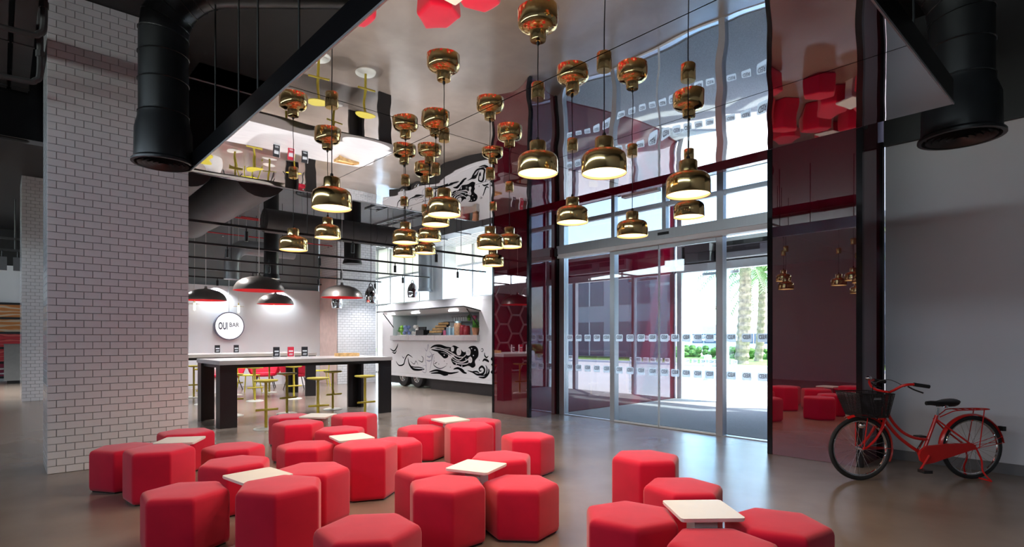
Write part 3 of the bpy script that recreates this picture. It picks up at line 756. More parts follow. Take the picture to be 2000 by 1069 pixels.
for (x, y, rz, m, lab) in [(-16.2, 2.9, .3, 'chair_red', 'red shell lounge chair near the framed artwork'), (-16.6, 4.6, .2, 'chair_red', 'red shell lounge chair behind the white cone chair'), (-16.4, 5.5, -.4, 'chair_red', 'red shell lounge chair behind a black table leg'),
                        (-15.7, 6.1, 2.6, 'chair_red', 'red shell lounge chair with its back to the pillar'), (-15.25, 1.95, 1.4, 'chair_pink', 'pink shell lounge chair half hidden by the near pillar')]:
    lounge(x, y, rz, m, lab, 'lounge chairs before the bar wall')
def cone_chair(x, y, lab):
    t = thing('cone_chair', lab, 'chair', (x, y, 0), 0, 'white cone chairs')
    MB().lathe([(.22, 0), (.22, .02), (.13, .40)], 20, capb=True).build('base', 'chair_white', t, smooth=True)
    MB().lathe([(.0005, .40), (.20, .40), (.25, .43), (.24, .47), (.0005, .48)], 20).build('seat', 'chair_red', t, smooth=True)
    sh = MB()
    for z, rr in ((.46, .25), (.62, .31), (.78, .33)):
        for i in range(11): a = 2.1+2.1*i/10; sh.v.append((rr*math.cos(a), rr*math.sin(a), z))
    for j in range(2):
        for i in range(10): a = j*11+i; sh.f.append((a, a+1, a+12, a+11)); sh.m.append(0)
    o = sh.build('backrest', 'chair_white', t, smooth=True); o.modifiers.new('thick', 'SOLIDIFY').thickness = .035
cone_chair(-15.9, 4.05, 'white cone based chair with red seat by the bar wall'); cone_chair(-16.9, 6.7, 'white cone based chair beside the yellow chair')
def side_chair(x, y, rz, lab):
    t = thing('side_chair', lab, 'chair', (x, y, 0), rz, 'yellow side chairs')
    MB().prism(rrect(.21, .21, .06), .44, .46).build('seat', 'chair_yellow', t)
    for sx in (-1, 1):
        for sy in (-1, 1): MB().tube([(sx*.17, sy*.17, .44), (sx*.23, sy*.23, 0)], .014, 6).build('leg', 'chair_yellow', t)
    MB().tube(bez([(-.18, -.19, .45), (-.23, -.19, .70), (-.24, -.1, .80), (-.24, .1, .80), (-.23, .19, .70), (-.18, .19, .45)], 5), .013, 6).build('back_frame', 'chair_yellow', t, smooth=True)
    MB().box(-.25, -.235, -.17, .17, .64, .78).build('back_panel', 'chair_yellow', t)
side_chair(-15.3, 4.75, 2.4, 'yellow side chair seen between the bar stools'); side_chair(-16.1, 7.0, 2.9, 'yellow side chair next to the far brick pillar')

# ================================================================== SIGN AND FRAMED ARTWORK
sg = thing('round_sign', 'round white wall sign reading OUI BAR hung on a rod', 'sign', (-17.49, 4.86, 1.75))
def discx(r, x0, x1, m, name, p, ring=0):
    b = MB(); n = 40
    for x in (x0, x1):
        for i in range(n): a = 2*PI*i/n; b.v.append((x, r*math.cos(a), r*math.sin(a)))
    b.f = [tuple(range(n-1, -1, -1)), tuple(range(n, 2*n))]+[(i, (i+1) % n, n+(i+1) % n, n+i) for i in range(n)]; b.m = [0]*len(b.f)
    return b.build(name, m, p)
discx(.40, 0, .13, 'sign_rim', 'rim', sg); face = discx(.37, .13, .137, 'sign_face', 'face', sg)
def sign_text(txt, y, z, bw, bh, m='ink', bold=0.0):
    me = text_mesh(txt, .2, m, extrude=.002, bold=bold, box=(bw, bh))
    for v in me.vertices: v.co = Vector((.1395+v.co.z, y+v.co.x, z+v.co.y))
    o = put('lettering', me, face)
sign_text('OUI', -.175, .0, .24, .215, 'ink', .006); sign_text('BAR', .125, .035, .26, .13, 'ink', .003); sign_text('TERRACE', .125, -.085, .25, .03, 'ink_grey')
sign_text('* * *', 0, .16, .16, .025, 'ink_grey')
MB().rod((.065, 0, .395), (.065, 0, 3.25), .012, 8).build('hanging_rod', 'aluminium', sg)
def artwork(name, label, x, y0, y1, zs, mats, star, n=2):
    t = thing(name, label, 'artwork', (x, (y0+y1)/2, 0)); L = (y1-y0)/2
    fm = MB(); 
    for i in range(n+1): y = -L+2*L*i/n; fm.box(0, .05, y-.035, y+.035, zs[0]-.04, zs[-1]+.04)
    for z in zs: fm.box(0, .055, -L, L, z-.035, z+.035)
    fm.build('frame', 'art_frame', t)
    for j in range(len(zs)-1):
        for i in range(n):
            a = -L+2*L*i/n+.036; b = -L+2*L*(i+1)/n-.036
            p = MB().box(.012, .028, a, b, zs[j]+.036, zs[j+1]-.036).build('picture_panel', mats[j % len(mats)], t)
            if star and (i+j) % 2 == 0:
                sv = []; c = ((a+b)/2+.15, (zs[j]+zs[j+1])/2)
                for k in range(10): r = .17 if k % 2 == 0 else .07; q = PI/2+PI*k/5; sv.append((.031, c[0]+r*math.cos(q), c[1]+r*math.sin(q)))
                MB().add(sv, [tuple(range(10))]).build('star', 'star_cream', p)
artwork('framed_artwork', 'large black framed red and orange star mural in the hall', -24.98, -1.6, 1.4, [.12, .6, 1.08, 1.58, 2.06, 2.54], ['art_dark', 'art_red', 'art_red', 'art_orange', 'art_orange'], True)
artwork('framed_artwork', 'black framed pale pink picture shelf beside the bar wall', -17.48, 1.9, 3.32, [.75, 1.2, 1.65, 2.1, 2.45], ['art_red', 'art_pink', 'art_pink', 'art_pink'], False)
t = thing('reception_counter', 'plain grey counter block in the hall', 'counter', (-23.4, .42, 0))
MB().box(-.3, .3, -.32, .32, .1, 1.2).build('body', 'counter_grey', t); MB().box(-.22, .22, -.25, .25, 0, .1).build('plinth', 'plastic_black', t); MB().box(-.31, .31, -.33, .33, 1.2, 1.225).build('worktop', 'skirting_grey', t)
# honeycomb wall, only seen mirrored in the red glass
hc = thing('honeycomb_panel', 'white honeycomb lattice on a dark wall, mirrored in the red glass', 'wall panel', (-17.2, -1.6, 0))
MB().box(-.12, 0, -3.4, 1.2, 0, 3.2).build('backing', 'black_paint', hc)
for i in range(7):
    for j in range(4):
        cy = -3.0+i*.66; cz = .45+j*.76+(.38 if i % 2 else 0); pts = [(.03, cy+.44*math.cos(PI/3*k), cz+.44*math.sin(PI/3*k)) for k in range(6)]
        MB().tube(pts, .045, 4, closed=True).build('hexagon_frame', 'white_frame', hc)
# ================================================================== CEILING SERVICES
def duct(name, label, path, r, m, parts=(), ribs=None, group=None):
    t = thing(name, label, 'duct', (0, 0, 0), 0, group)
    MB().tube(path, r, 22, caps=True).build('pipe', m, t, smooth=True)
    if group:
        for q in (.25, .8):
            i = min(int(q*(len(path)-1)), len(path)-2); a = Vector(path[i]).lerp(Vector(path[i+1]), q) if len(path) < 4 or i == len(path)-2 else Vector(path[i])
            if a.z > 3.5: MB().rod((a.x, a.y, a.z+r-.01), (a.x, a.y, 5.0), .007, 5).build('hanger_rod', 'aluminium', t)
    if ribs:
        P = [Vector(p) for p in path]; L = 0
        for i in range(len(P)-1):
            d = P[i+1]-P[i]
            if ribs[0] <= i <= ribs[1]:
                tdir = d.normalized(); c = P[i]
                u = tdir.orthogonal().normalized(); v = tdir.cross(u)
                MB().tube([c+(u*math.cos(2*PI*k/24)+v*math.sin(2*PI*k/24))*(r+.003) for k in range(24)], .007, 5, closed=True).build('seam_ring', m, t)
    return t
def diffuser(t, c, r, rt):
    MB().lathe([(rt, .44), (rt*1.01, .40), (r*.9, .30), (r*.92, .03), (r, .008), (r, -.012), (r*.9, -.014)], 32, c).build('collar', 'duct_black', t, smooth=True)
    MB().lathe([(r*.9, -.014), (r*.86, .03), (.01, .05)], 32, c).build('throat', 'plastic_black', t)
    for k in (.82, .66, .5, .34, .18):
        MB().lathe([(r*k, -.01), (r*(k-.07), .022), (r*(k-.085), .02), (r*(k-.015), -.014)], 28, c).build('vane_ring', 'duct_grey', t, smooth=True)
x, y, zb = -6.12, 1.14, 3.04
p = [(x, y, zb+.2), (x, y, zb+.45), (x, y, zb+.75), (x, y, zb+1.0), (x, y, zb+1.2)]+[(x+.35*(1-math.cos(a)), y+.42*(1-math.cos(a)), zb+1.2+.5*math.sin(a)) for a in (.26, .52, .78, 1.05, 1.31, 1.55)]+[(x+1.1, y+1.32, zb+1.72)]
t = duct('ventilation_duct', 'black spiral duct with round diffuser hanging beside the brick pillar', p, .205, 'duct_black', ribs=(1, 9)); diffuser(t, (x, y, zb), .262, .21)
x, y, zb = -.94, 5.67, 3.0
p = [(x, y, zb+.2), (x, y, zb+.45), (x, y, zb+.72), (x, y, zb+.95)]+[(x-.55*(1-math.cos(a)), y-.25*(1-math.cos(a)), zb+.95+.6*math.sin(a)) for a in (.26, .52, .78, 1.05, 1.31, 1.55)]+[(x-1.6, y-.75, zb+1.56)]
t = duct('ventilation_duct', 'black spiral duct with round diffuser hanging above the bicycle', p, .215, 'duct_black', ribs=(1, 9)); diffuser(t, (x, y, zb), .285, .22)
x, y, zb = -10.3, 4.35, 4.1
t = duct('ventilation_duct', 'silver duct diffuser over the front bar table, mirrored in red glass', [(x, y, zb+.2), (x, y, 4.6), (x, y, 5.0)], .29, 'duct_light'); diffuser(t, (x, y, zb), .37, .30)
bar = 'bar ceiling ducts'
duct('ventilation_duct', 'broad grey insulated duct ending above the bar', [(-13.6, 3.0, 3.95), (-13.2, 3.02, 4.0), (-12.6, 3.03, 4.0), (-9.3, 3.06, 4.05)], .42, 'duct_grey', group=bar)
duct('ventilation_duct', 'grey insulated duct next to the near brick pillar', [(-15.5, 2.0, 3.85), (-12.5, 2.05, 3.9), (-9.3, 2.05, 3.95)], .33, 'duct_grey', group=bar)
duct('ventilation_duct', 'grey round duct running toward the food truck with ring seams', [(-12.25, y_, 3.87) for y_ in (4.1, 5.5, 6.6, 6.85, 7.15, 7.4, 7.9)], .25, 'duct_grey', ribs=(2, 5), group=bar)
duct('ventilation_duct', 'bent grey duct dropping behind the bar pendants', [(-16.1, 6.2, 3.84), (-16.1, 4.93, 3.84)]+[(-16.1, 4.93-.36*math.sin(a), 3.84-.36*(1-math.cos(a))) for a in (.4, .8, 1.2, 1.57)]+[(-16.1, 4.57, 2.96)], .2, 'duct_light', group=bar)
for (x, y, zb, r, m, lab) in [(-14.3, 4.96, 2.86, .175, 'duct_black', 'dark vertical duct above the middle dome lamp'), (-12.78, 6.35, 3.2, .2, 'duct_black', 'dark vertical duct beside the hanging chrome spotlight'), (-15.9, 10.5, 2.95, .22, 'duct_light', 'pale vertical duct in front of the window wall')]:
    t = duct('ventilation_duct', lab, [(x, y, zb+.1), (x, y, 4.0), (x, y, 5.0)], r, m); MB().lathe([(r*1.15, 0), (r*1.15, .03), (r, .12)], 20, (x, y, zb), capb=True).build('collar', m, t, smooth=True)
for k, (z, x) in enumerate(((4.15, -13.75), (4.05, -13.1), (4.25, -16.7))):
    t = thing('sprinkler_pipe', 'thin red sprinkler pipe under the bar ceiling, '+('the middle one', 'over the near table', 'closest to the bar wall')[k], 'pipe', (x, 5, z), 0, 'red sprinkler pipes')
    MB().rod((0, -1.1, 0), (0, 3.0, 0), .016, 8).build('pipe', 'pipe_red', t)
    for y in (-1, .5, 2): MB().rod((0, y, 0), (0, y, 5-z), .006, 5).build('hanger_rod', 'aluminium', t); MB().lathe([(.02, -.09), (.03, -.07), (.012, -.02)], 8, (0, y+.5, 0)).build('sprinkler_head', 'steel', t)
for k, (x, y, l, z) in enumerate(((-12.6, 7.55, 2.6, 4.4), (-15.0, 3.5, 2.2, 4.62), (-11.0, 6.9, 1.9, 4.6))):
    t = thing('cable_tray', 'grey ladder cable tray hung under the bar ceiling, '+('toward the food truck', 'over the far bar table', 'over the aisle')[k], 'cable tray', (x, y, z), 0, 'bar cable trays')
    MB().box(-l, l, -.17, -.15, 0, .06).box(-l, l, .15, .17, 0, .06).build('side_rail', 'duct_light', t)
    for i in range(14): MB().box(-l+.1+i*(2*l-.2)/13-.015, -l+.1+i*(2*l-.2)/13+.015, -.15, .15, .005, .02).build('rung', 'duct_light', t)
    for q in (-.8, .8): MB().rod((q*l, -.16, .05), (q*l, -.16, 5-z), .006, 5).build('hanger_rod', 'duct_light', t)
t = thing('supply_duct', 'long silver rectangular duct above the food truck', 'duct', (-11.6, 8.5, 4.0))
MB().box(-3.0, 3.0, -.22, .22, 0, .4).build('casing', 'duct_light', t)
for i in range(6): MB().box(-2.6+i, -2.56+i, -.235, .235, -.015, .415).build('flange', 'duct_light', t)
for q in (-2.2, 2.2): MB().rod((q, 0, .4), (q, 0, 1.0), .01, 5).build('hanger_rod', 'aluminium', t)
# lighting tracks
SPOT = MB().lathe([(.0005, -.20), (.028, -.20), (.03, -.19), (.03, -.05), (.012, -.04), (.012, 0)], 12).mesh('spot_head', 'plastic_black', True)
for k in range(5):
    x, zt = (-9.15-2.06*k, 3.1); y0, y1 = (1.9, 9.6-.35*k) if k else (1.9, 8.2)
    t = thing('lighting_track', ['lighting track closest to the mirror ceiling edge', 'lighting track over the back of the front bar table', 'lighting track over the front of the far bar table', 'lighting track behind the far bar table', 'lighting track closest to the bar wall'][k]+', black with spot heads', 'track', (x, 0, zt))
    MB().box(-.02, .02, y0, y1, -.018, .018).build('rail', 'black_paint', t)
    for i in range(4):
        y = y0+.9+i*1.75+.3*(k % 2)
        if y < y1-.1:
            put('spot_head', SPOT, t, (0, y, -.018)); spot('track_spot', t, (0, y, -.222), 60, 135, (.95, .97, 1))
    for y in (y0+1.85, 5.6, y1-1.3): MB().rod((0, y, 0), (0, y, 5-zt), .006, 5).build('hanger_rod', 'black_paint', t)
# dome pendants
DO = MB().lathe([(.45, 0), (.446, .012), (.43, .07), (.38, .15), (.29, .215), (.17, .255), (.05, .27), (.03, .29), (.028, .33), (.005, .335)], 36).mesh('shade', 'dome_bronze', True)
DI = MB().lathe([(.449, 0), (.44, .0), (.42, .068), (.37, .143), (.28, .205), (.16, .243), (.0005, .255)], 36).mesh('inner_shade', 'dome_red', True)
for (px, wd, lab) in [(506, 10.6, 'largest bronze dome pendant with red inside, above the sign'), (668, 12.4, 'bronze dome pendant hanging beside the far brick pillar'), (402, 13.3, 'bronze dome pendant half behind the near brick pillar'), (538, 14.8, 'bronze dome pendant hanging below and behind the largest dome')]:
    r = (px-1000)/F*wd; x, y = CS*r-SN*wd, SN*r+CS*wd
    t = thing('dome_pendant', lab, 'lamp', (x, y, 2.29), 0, 'bronze dome pendants'); put('shade', DO, t); put('inner_shade', DI, t)
    MB().rod((0, 0, .33), (0, 0, 5-2.29), .007, 6).build('cable', 'cable_white', t); MB().ellip((0, 0, .12), .05, .05, .06).build('bulb', 'bulb_glow', t); spot('dome_bulb', t, (0, 0, .05), 12, 170, (1, .85, .65))
for (px, py, wd, lab) in [(380, 596, 15.2, 'glowing tube bulb with brass disc next to the near pillar'), (405, 592, 16.6, 'glowing tube bulb below the half hidden dome pendant'), (466, 601, 15.6, 'glowing tube bulb with brass disc beside the round sign'), (535, 597, 16.4, 'glowing tube bulb with brass disc below the dome pendants')]:
    r = (px-1000)/F*wd; x, y = CS*r-SN*wd, SN*r+CS*wd; z = CAMZ+(HOR-py)/F*wd
    t = thing('tube_pendant', lab, 'lamp', (x, y, z), 0, 'tube bulb pendants')
    MB().lathe([(.0005, -.15), (.022, -.14), (.026, -.1), (.026, .05), (.012, .06)], 12).build('bulb', 'bulb_glow', t, smooth=True); MB().lathe([(.02, .02), (.135, .022), (.135, .03), (.02, .034)], 24).build('disc', 'brass', t)
    MB().rod((0, 0, .06), (0, 0, 5-z), .005, 5).build('cable', 'cable_white', t); MB().rod((0, 0, .05), (0, 0, .13), .018, 8).build('socket', 'brass', t)
for (px, py, wd, lab) in [(724.5, 577, 13.0, 'chrome studio spotlight hanging right of the dome pendant'), (658, 589, 15.0, 'chrome studio spotlight below a dome pendant'), (806, 568, 14.6, 'chrome studio spotlight above the food truck roof')]:
    r = (px-1000)/F*wd; x, y = CS*r-SN*wd, SN*r+CS*wd; z = CAMZ+(HOR-py)/F*wd
    t = thing('studio_spotlight', lab, 'lamp', (x, y, z), .8, 'chrome studio spotlights')
    MB().lathe([(.0005, .21), (.04, .2), (.09, .15), (.13, .06), (.14, -.06), (.125, -.16), (.13, -.18), (.11, -.18), (.0005, -.12)], 20).build('housing', 'chrome', t, smooth=True)
    MB().tube(bez([(0, -.16, -.02), (0, -.19, .1), (0, -.12, .23), (0, 0, .27), (0, .12, .23), (0, .19, .1), (0, .16, -.02)], 5), .012, 6).build('yoke', 'plastic_black', t, smooth=True)
    for s_ in (-1, 1): MB().rod((0, s_*.13, -.02), (0, s_*.2, -.02), .015, 8).build('knob', 'plastic_black', t)
    MB().rod((0, 0, .26), (0, 0, 5-z), .006, 5).build('cable', 'cable_black', t)
# services beside the near pillar
for k, (y0, y1, z, lab) in enumerate(((-.16, .06, 4.3, 'flat dark grey duct beside the pillar top, outer one'), (.10, .25, 4.3, 'flat dark grey duct running close along the near pillar'))):
    t = thing('flat_duct', lab, 'duct', (-7.2, (y0+y1)/2, z)); h = (y1-y0)/2
    MB().box(-3.2, 3.2, -h, h, 0, .18).build('casing', 'duct_grey', t)
    for i in range(5): MB().box(-2.8+i*1.3, -2.77+i*1.3, -h-.01, h+.01, -.008, .188).build('flange', 'duct_grey', t)
    for q in (-2, 1.5): MB().rod((q, 0, .18), (q, 0, 5-z), .008, 5).build('hanger_rod', 'duct_grey', t)
for (x, z, lab) in [(-6.6, 4.1, 'upper black conduit bent beside the pillar'), (-7.25, 3.9, 'lower black conduit bent beside the pillar'), (-8.9, 3.75, 'black strut channel across the flat ducts'), (-6.0, 4.2, 'black strut channel nearest the pillar top')]:
    t = thing('conduit', lab, 'pipe', (x, 0, z))
    MB().tube(bez([(0, -1.6, 0), (0, -.6, 0), (0, .14, 0), (0, .26, .03), (0, .295, .12), (0, .295, .5), (0, .295, 5-z)], 5), .028, 8).build('pipe', 'duct_grey', t, smooth=True)
    MB().rod((0, -1.2, 0), (0, -1.2, 5-z), .008, 5).build('hanger_rod', 'duct_grey', t); MB().lathe([(.036, -.03), (.036, .03)], 8, (0, .295, .3), capb=True, capt=True).build('coupling', 'duct_grey', t)
t = thing('soffit_box', 'large dark sloped soffit in the hall ceiling', 'soffit', (-13.5, -1.0, 3.6))
MB().add([(-2, -1.6, .25), (2, -1.6, .45), (2, 1.0, .45), (-2, 1.0, .1), (-2, -1.6, 1.4), (2, -1.6, 1.4), (2, 1.0, 1.4), (-2, 1.0, 1.4)], [(0,3,2,1),(4,5,6,7),(0,1,5,4),(1,2,6,5),(2,3,7,6),(3,0,4,7)]).build('casing', 'duct_black', t)
for k in range(3):
    t = thing('hall_spotlight', 'pale adjustable spotlight on the hall gantry', 'lamp', (-19.5, -.25+k*.3, 3.35), 0, 'hall gantry spotlights')
    MB().box(-.05, .05, -.09, .09, -.2, .14).build('head', 'skirting_grey', t); MB().rod((0, 0, .14), (0, 0, .3), .015, 6).build('stem', 'plastic_black', t); spot('hall_spot', t, (0, 0, -.205), 130, 120, (1, .97, .93))
t = thing('lighting_gantry', 'grey steel gantry carrying spotlights in the hall', 'gantry', (-19.5, 0, 3.65))
for z in (0, .3): MB().box(-.03, .03, -2.2, 1.6, z, z+.05).build('beam', 'duct_grey', t)
for y in (-2, -.9, .3, 1.4): MB().rod((0, y, .0), (0, y, 1.35), .02, 6).build('hanger_rod', 'duct_grey', t)
# ================================================================== FOOD TRUCK
TX, TY = -12.3, 9.85
tk = thing('food_truck', 'white food trailer with black ink mural and open serving hatch', 'food truck', (TX, TY, 0))
def outline(ins, n=8):
    x1, z0, z1 = 3.3-ins, .30+ins, 2.45-ins; out = []
    rt, rb = .42-ins*.6, .08
    for (cx, cz, r, a0) in ((x1-rb, z0+rb, rb, -PI/2), (x1-rt, z1-rt, rt, 0), (-x1+rt, z1-rt, rt, PI/2), (-x1+rb, z0+rb, rb, PI)):
        for i in range(n+1): a = a0+PI/2*i/n; out.append((cx+r*math.cos(a), cz+r*math.sin(a)))
    return out
sh = MB(); lv = [(.10, -1.15), (.04, -1.135), (.01, -1.09), (0, -1.02), (0, 1.02), (.04, 1.12), (.10, 1.15)]
n = len(outline(0))
for ins, y in lv: sh.v += [(x, y, z) for x, z in outline(ins)]
for j in range(len(lv)-1):
    for i in range(n): sh.f.append((j*n+i, j*n+(i+1) % n, (j+1)*n+(i+1) % n, (j+1)*n+i)); sh.m.append(0)
sh.f.append(tuple((len(lv)-1)*n+i for i in range(n-1, -1, -1))); sh.m.append(0)
body = sh.build('body', 'truck_white', tk, smooth=True)
HX0, HX1, HZ0, HZ1 = -14.9-TX, -10.8-TX, 1.33, 2.08
bm = bmesh.new(); e = []
for loop in ([(x, z) for x, z in outline(.10)], [(HX0, HZ0), (HX1, HZ0), (HX1, HZ1), (HX0, HZ1)]):
    vs = [bm.verts.new((x, -1.15, z)) for x, z in loop]
    for i in range(len(vs)): e.append(bm.edges.new((vs[i], vs[(i+1) % len(vs)])))
bmesh.ops.triangle_fill(bm, use_beauty=True, edges=e, normal=(0, -1, 0))
me = bpy.data.meshes.new('front_panel'); bm.to_mesh(me); bm.free(); me.materials.append(MT['truck_white']); put('front_panel', me, tk)
ir = MB().box(HX0-.02, HX1+.02, -.30, -.28, HZ0-.05, HZ1+.1).box(HX0-.04, HX0-.0, -1.14, -.28, HZ0-.05, HZ1+.1).box(HX1, HX1+.04, -1.14, -.28, HZ0-.05, HZ1+.1).box(HX0, HX1, -1.14, -.28, HZ1, HZ1+.02).box(HX0, HX1, -1.10, -.28, HZ0-.05, HZ0)
ir.build('interior_lining', 'truck_inside', tk)
ct = MB().box(HX0-.02, HX1+.02, -1.24, -.72, 1.34, 1.48).build('counter', 'steel', tk)
for i in range(3): MB().box(-1.6+i*1.3, -1.595+i*1.3, -1.243, -1.24, 1.345, 1.475).build('counter_joint', 'ink_grey', ct)
sf = MB().box(HX1-2.25, HX1-.02, -.62, -.31, 1.845, 1.866).build('shelf', 'counter_grey', tk)
for x in (HX1-1.85, HX1-.5): MB().box(x-.012, x+.012, -.34, -.305, 1.50, 1.845).build('shelf_bracket', 'counter_grey', sf)
fl = MB(); fl.add([(HX0-.05, -1.15, 2.06), (HX1+.05, -1.15, 2.06), (HX1+.05, -1.66, 2.15), (HX0-.05, -1.66, 2.15), (HX0-.05, -1.15, 2.085), (HX1+.05, -1.15, 2.085), (HX1+.05, -1.66, 2.175), (HX0-.05, -1.66, 2.175)],
       [(0,3,2,1),(4,5,6,7),(0,1,5,4),(1,2,6,5),(2,3,7,6),(3,0,4,7)])
flap = fl.build('hatch_flap', 'truck_white', tk)
MB().tube([(HX0-.05, -1.15, 2.075), (HX0-.05, -1.665, 2.165), (HX1+.05, -1.665, 2.165), (HX1+.05, -1.15, 2.075)], .016, 6).build('flap_edge', 'plastic_black', flap)
for x in (HX0+.3, HX0+1.6, HX0+3.35): MB().cbox((x, -1.38, 2.088), (.34, .05, .012)).build('led_strip', 'truck_led', flap)
for x in (HX0+.05, HX1-.05): MB().rod((x, -1.16, 1.72), (x, -1.5, 2.12), .014, 6).build('gas_strut', 'plastic_black', tk)
MB().box(-3.1, 3.25, -1.0, 1.0, .06, .32).box(-.75, 3.2, -1.06, -1.0, 0.0, .32).build('skirt', 'plastic_black', tk)
MB().box(-3.2, 3.25, -1.165, -1.14, .30, .37).build('sill_rail', 'truck_white', tk)
def wheel(x):
    m = MB(); prof = [(.17, -.09), (.25, -.10), (.30, -.085), (.312, -.04), (.312, .04), (.30, .085), (.17, .09)]; nn = 28; vs = []
    for r, y in prof: m.v += [(x+r*math.cos(2*PI*i/nn), -1.03+y, .312+r*math.sin(2*PI*i/nn)) for i in range(nn)]
    for j in range(len(prof)-1):
        for i in range(nn): m.f.append((j*nn+i, j*nn+(i+1) % nn, (j+1)*nn+(i+1) % nn, (j+1)*nn+i)); m.m.append(0)
    o = m.build('wheel', 'rubber', tk, smooth=True)
    r_ = MB(); r_.tube([(x+.165*math.cos(2*PI*i/24), -1.10, .312+.165*math.sin(2*PI*i/24)) for i in range(24)], .018, 6, closed=True)
    for i in range(10):
        a = 2*PI*i/10; r_.rod((x+.03*math.cos(a), -1.105, .312+.03*math.sin(a)), (x+.16*math.cos(a+.15), -1.10, .312+.16*math.sin(a+.15)), .016, 6)
    r_.ellip((x, -1.11, .312), .055, .03, .055); r_.build('wheel_rim', 'steel', o, smooth=True)
for x in (-14.4-TX, -13.65-TX): wheel(x)
# mural, drawn on the front panel
def tp(cx, cy):
    px, py = 750+cx/5.09, 570+cy/5.09; k = (px-1000)/F; w = 8.7/(SN*k+CS)
    return (w*(CS*k-SN)-TX, CAMZ+(HOR-py)/F*w)
def ribbon(m, pts, wid, y):
    P = bez([(*tp(*p), 0) for p in pts], 7); k = len(P); L = []; Rr = []
    for i in range(k):
        t_ = (P[min(i+1, k-1)]-P[max(i-1, 0)]).normalized(); nrm = Vector((-t_.y, t_.x, 0)); u = i/(k-1); ww = 1.35*wid*(.12+.88*math.sin(PI*min(1, max(0, u)))**.7)
        L.append(P[i]+nrm*ww/2); Rr.append(P[i]-nrm*ww/2)
    m.add([(q.x, y, q.y) for q in L]+[(q.x, y, q.y) for q in Rr], [(i, i+1, k+i+1, k+i) for i in range(k-1)])
def blob(m, pts, y, closed=True):
    P = bez([(*tp(*p), 0) for p in pts+[pts[0]]], 5)[:-1]; m.add([(q.x, y, q.y) for q in P], [tuple(range(len(P)))])
mk = MB()
blob(mk, [(500, 560), (560, 545), (640, 575), (690, 535), (750, 560), (800, 602), (850, 548), (905, 540), (936, 575), (938, 640), (905, 690), (910, 735), (880, 758), (840, 738), (780, 752), (735, 733), (690, 722), (668, 668), (700, 640), (640, 612), (560, 580)], -1.1520)
blob(mk, [(530, 600), (585, 608), (636, 626), (632, 655), (600, 664), (572, 640)], -1.1520)
for p, w_ in [([(462, 562), (500, 540), (560, 538), (620, 556), (680, 560)], .05), ([(470, 575), (540, 590), (610, 600), (670, 640)], .045), ([(490, 690), (500, 735), (560, 765), (625, 735)], .018),
             ([(450, 800), (520, 782), (590, 800), (660, 812), (745, 798)], .05), ([(465, 812), (550, 808), (600, 826), (640, 826)], .05), ([(690, 772), (740, 762), (790, 800), (825, 812)], .05), ([(700, 760), (760, 765), (800, 790)], .03),
             ([(830, 785), (880, 800), (930, 825), (985, 815), (1000, 775), (975, 745), (948, 765), (955, 790), (972, 785)], .045), ([(860, 800), (920, 795), (950, 812)], .03), ([(940, 850), (1000, 852), (1042, 805), (1040, 765)], .045), ([(960, 835), (1010, 825), (1025, 770), (1010, 730)], .03),
             ([(980, 695), (1000, 675), (1035, 690), (1040, 705)], .045), ([(1000, 605), (1002, 635), (1020, 655), (1040, 640)], .03), ([(962, 580), (975, 565), (988, 580), (975, 597), (963, 584)], .015),
             ([(118, 690), (150, 732), (195, 722), (212, 670), (240, 628), (285, 655)], .035), ([(238, 655), (252, 720), (290, 768), (350, 778), (405, 770)], .05), ([(250, 735), (300, 750), (350, 752), (395, 762)], .025), ([(262, 690), (300, 720), (318, 690), (340, 730)], .015),
             ([(340, 680), (380, 700), (390, 660), (372, 640)], .02), ([(180, 640), (195, 660), (205, 640)], .015), ([(60, 565), (100, 590), (130, 550), (140, 515)], .035), ([(80, 600), (110, 612), (125, 580)], .03), ([(470, 690), (480, 640), (500, 620)], .015), ([(500, 720), (530, 700)], .015)]:
    ribbon(mk, p, w_, -1.1525)
for (x, z) in ((1080, 670), (1100, 640), (1105, 690), (1085, 725), (1080, 800)):
    blob(mk, [(x-20, z), (x, z-24), (x+18, z), (x, z+24)], -1.152)
for (x, z) in ((545, 720), (625, 718), (660, 750), (600, 690), (500, 690), (948, 680)): blob(mk, [(x-4, z), (x, z-5), (x+4, z), (x, z+5)], -1.152)
mk.build('mural', 'ink_black', tk)
mw = MB()
for p, w_ in [([(480, 556), (560, 560), (640, 590), (720, 640), (790, 650), (830, 610)], .02), ([(500, 570), (600, 588), (680, 640), (750, 680), (820, 620)], .02), ([(660, 650), (720, 690), (790, 700), (850, 660), (860, 640)], .02), ([(680, 690), (740, 715), (820, 718), (860, 690)], .018), ([(600, 575), (680, 610), (760, 662)], .012)]: ribbon(mw, p, w_, -1.1545)
for (x, z, r) in ((745, 598, 24), (838, 600, 24), (858, 680, 20), (682, 572, 16)):
    blob(mw, [(x-r, z), (x-r*.6, z-r*1.4), (x+r*.6, z-r*1.4), (x+r, z), (x+r*.6, z+r*1.3), (x-r*.6, z+r*1.3)], -1.1545)
for (x, z) in ((905, 580), (872, 565), (890, 635), (720, 720), (790, 580), (600, 632), (775, 740), (815, 670)): blob(mw, [(x-6, z), (x, z-7), (x+6, z), (x, z+7)], -1.1545)
mw.build('mural_highlights', 'truck_white', tk)
mg = MB()
for p, w_ in [([(405, 560), (425, 590), (440, 525), (450, 580)], .02), ([(420, 600), (412, 680), (420, 720), (418, 800)], .018), ([(450, 590), (485, 640), (470, 710), (455, 790)], .018), ([(425, 640), (455, 650), (480, 620)], .03), ([(420, 680), (450, 690), (470, 680)], .03), ([(385, 740), (415, 735), (418, 800), (385, 795), (385, 742)], .014), ([(495, 640), (500, 660), (490, 690)], .015)]: ribbon(mg, p, w_, -1.1528)
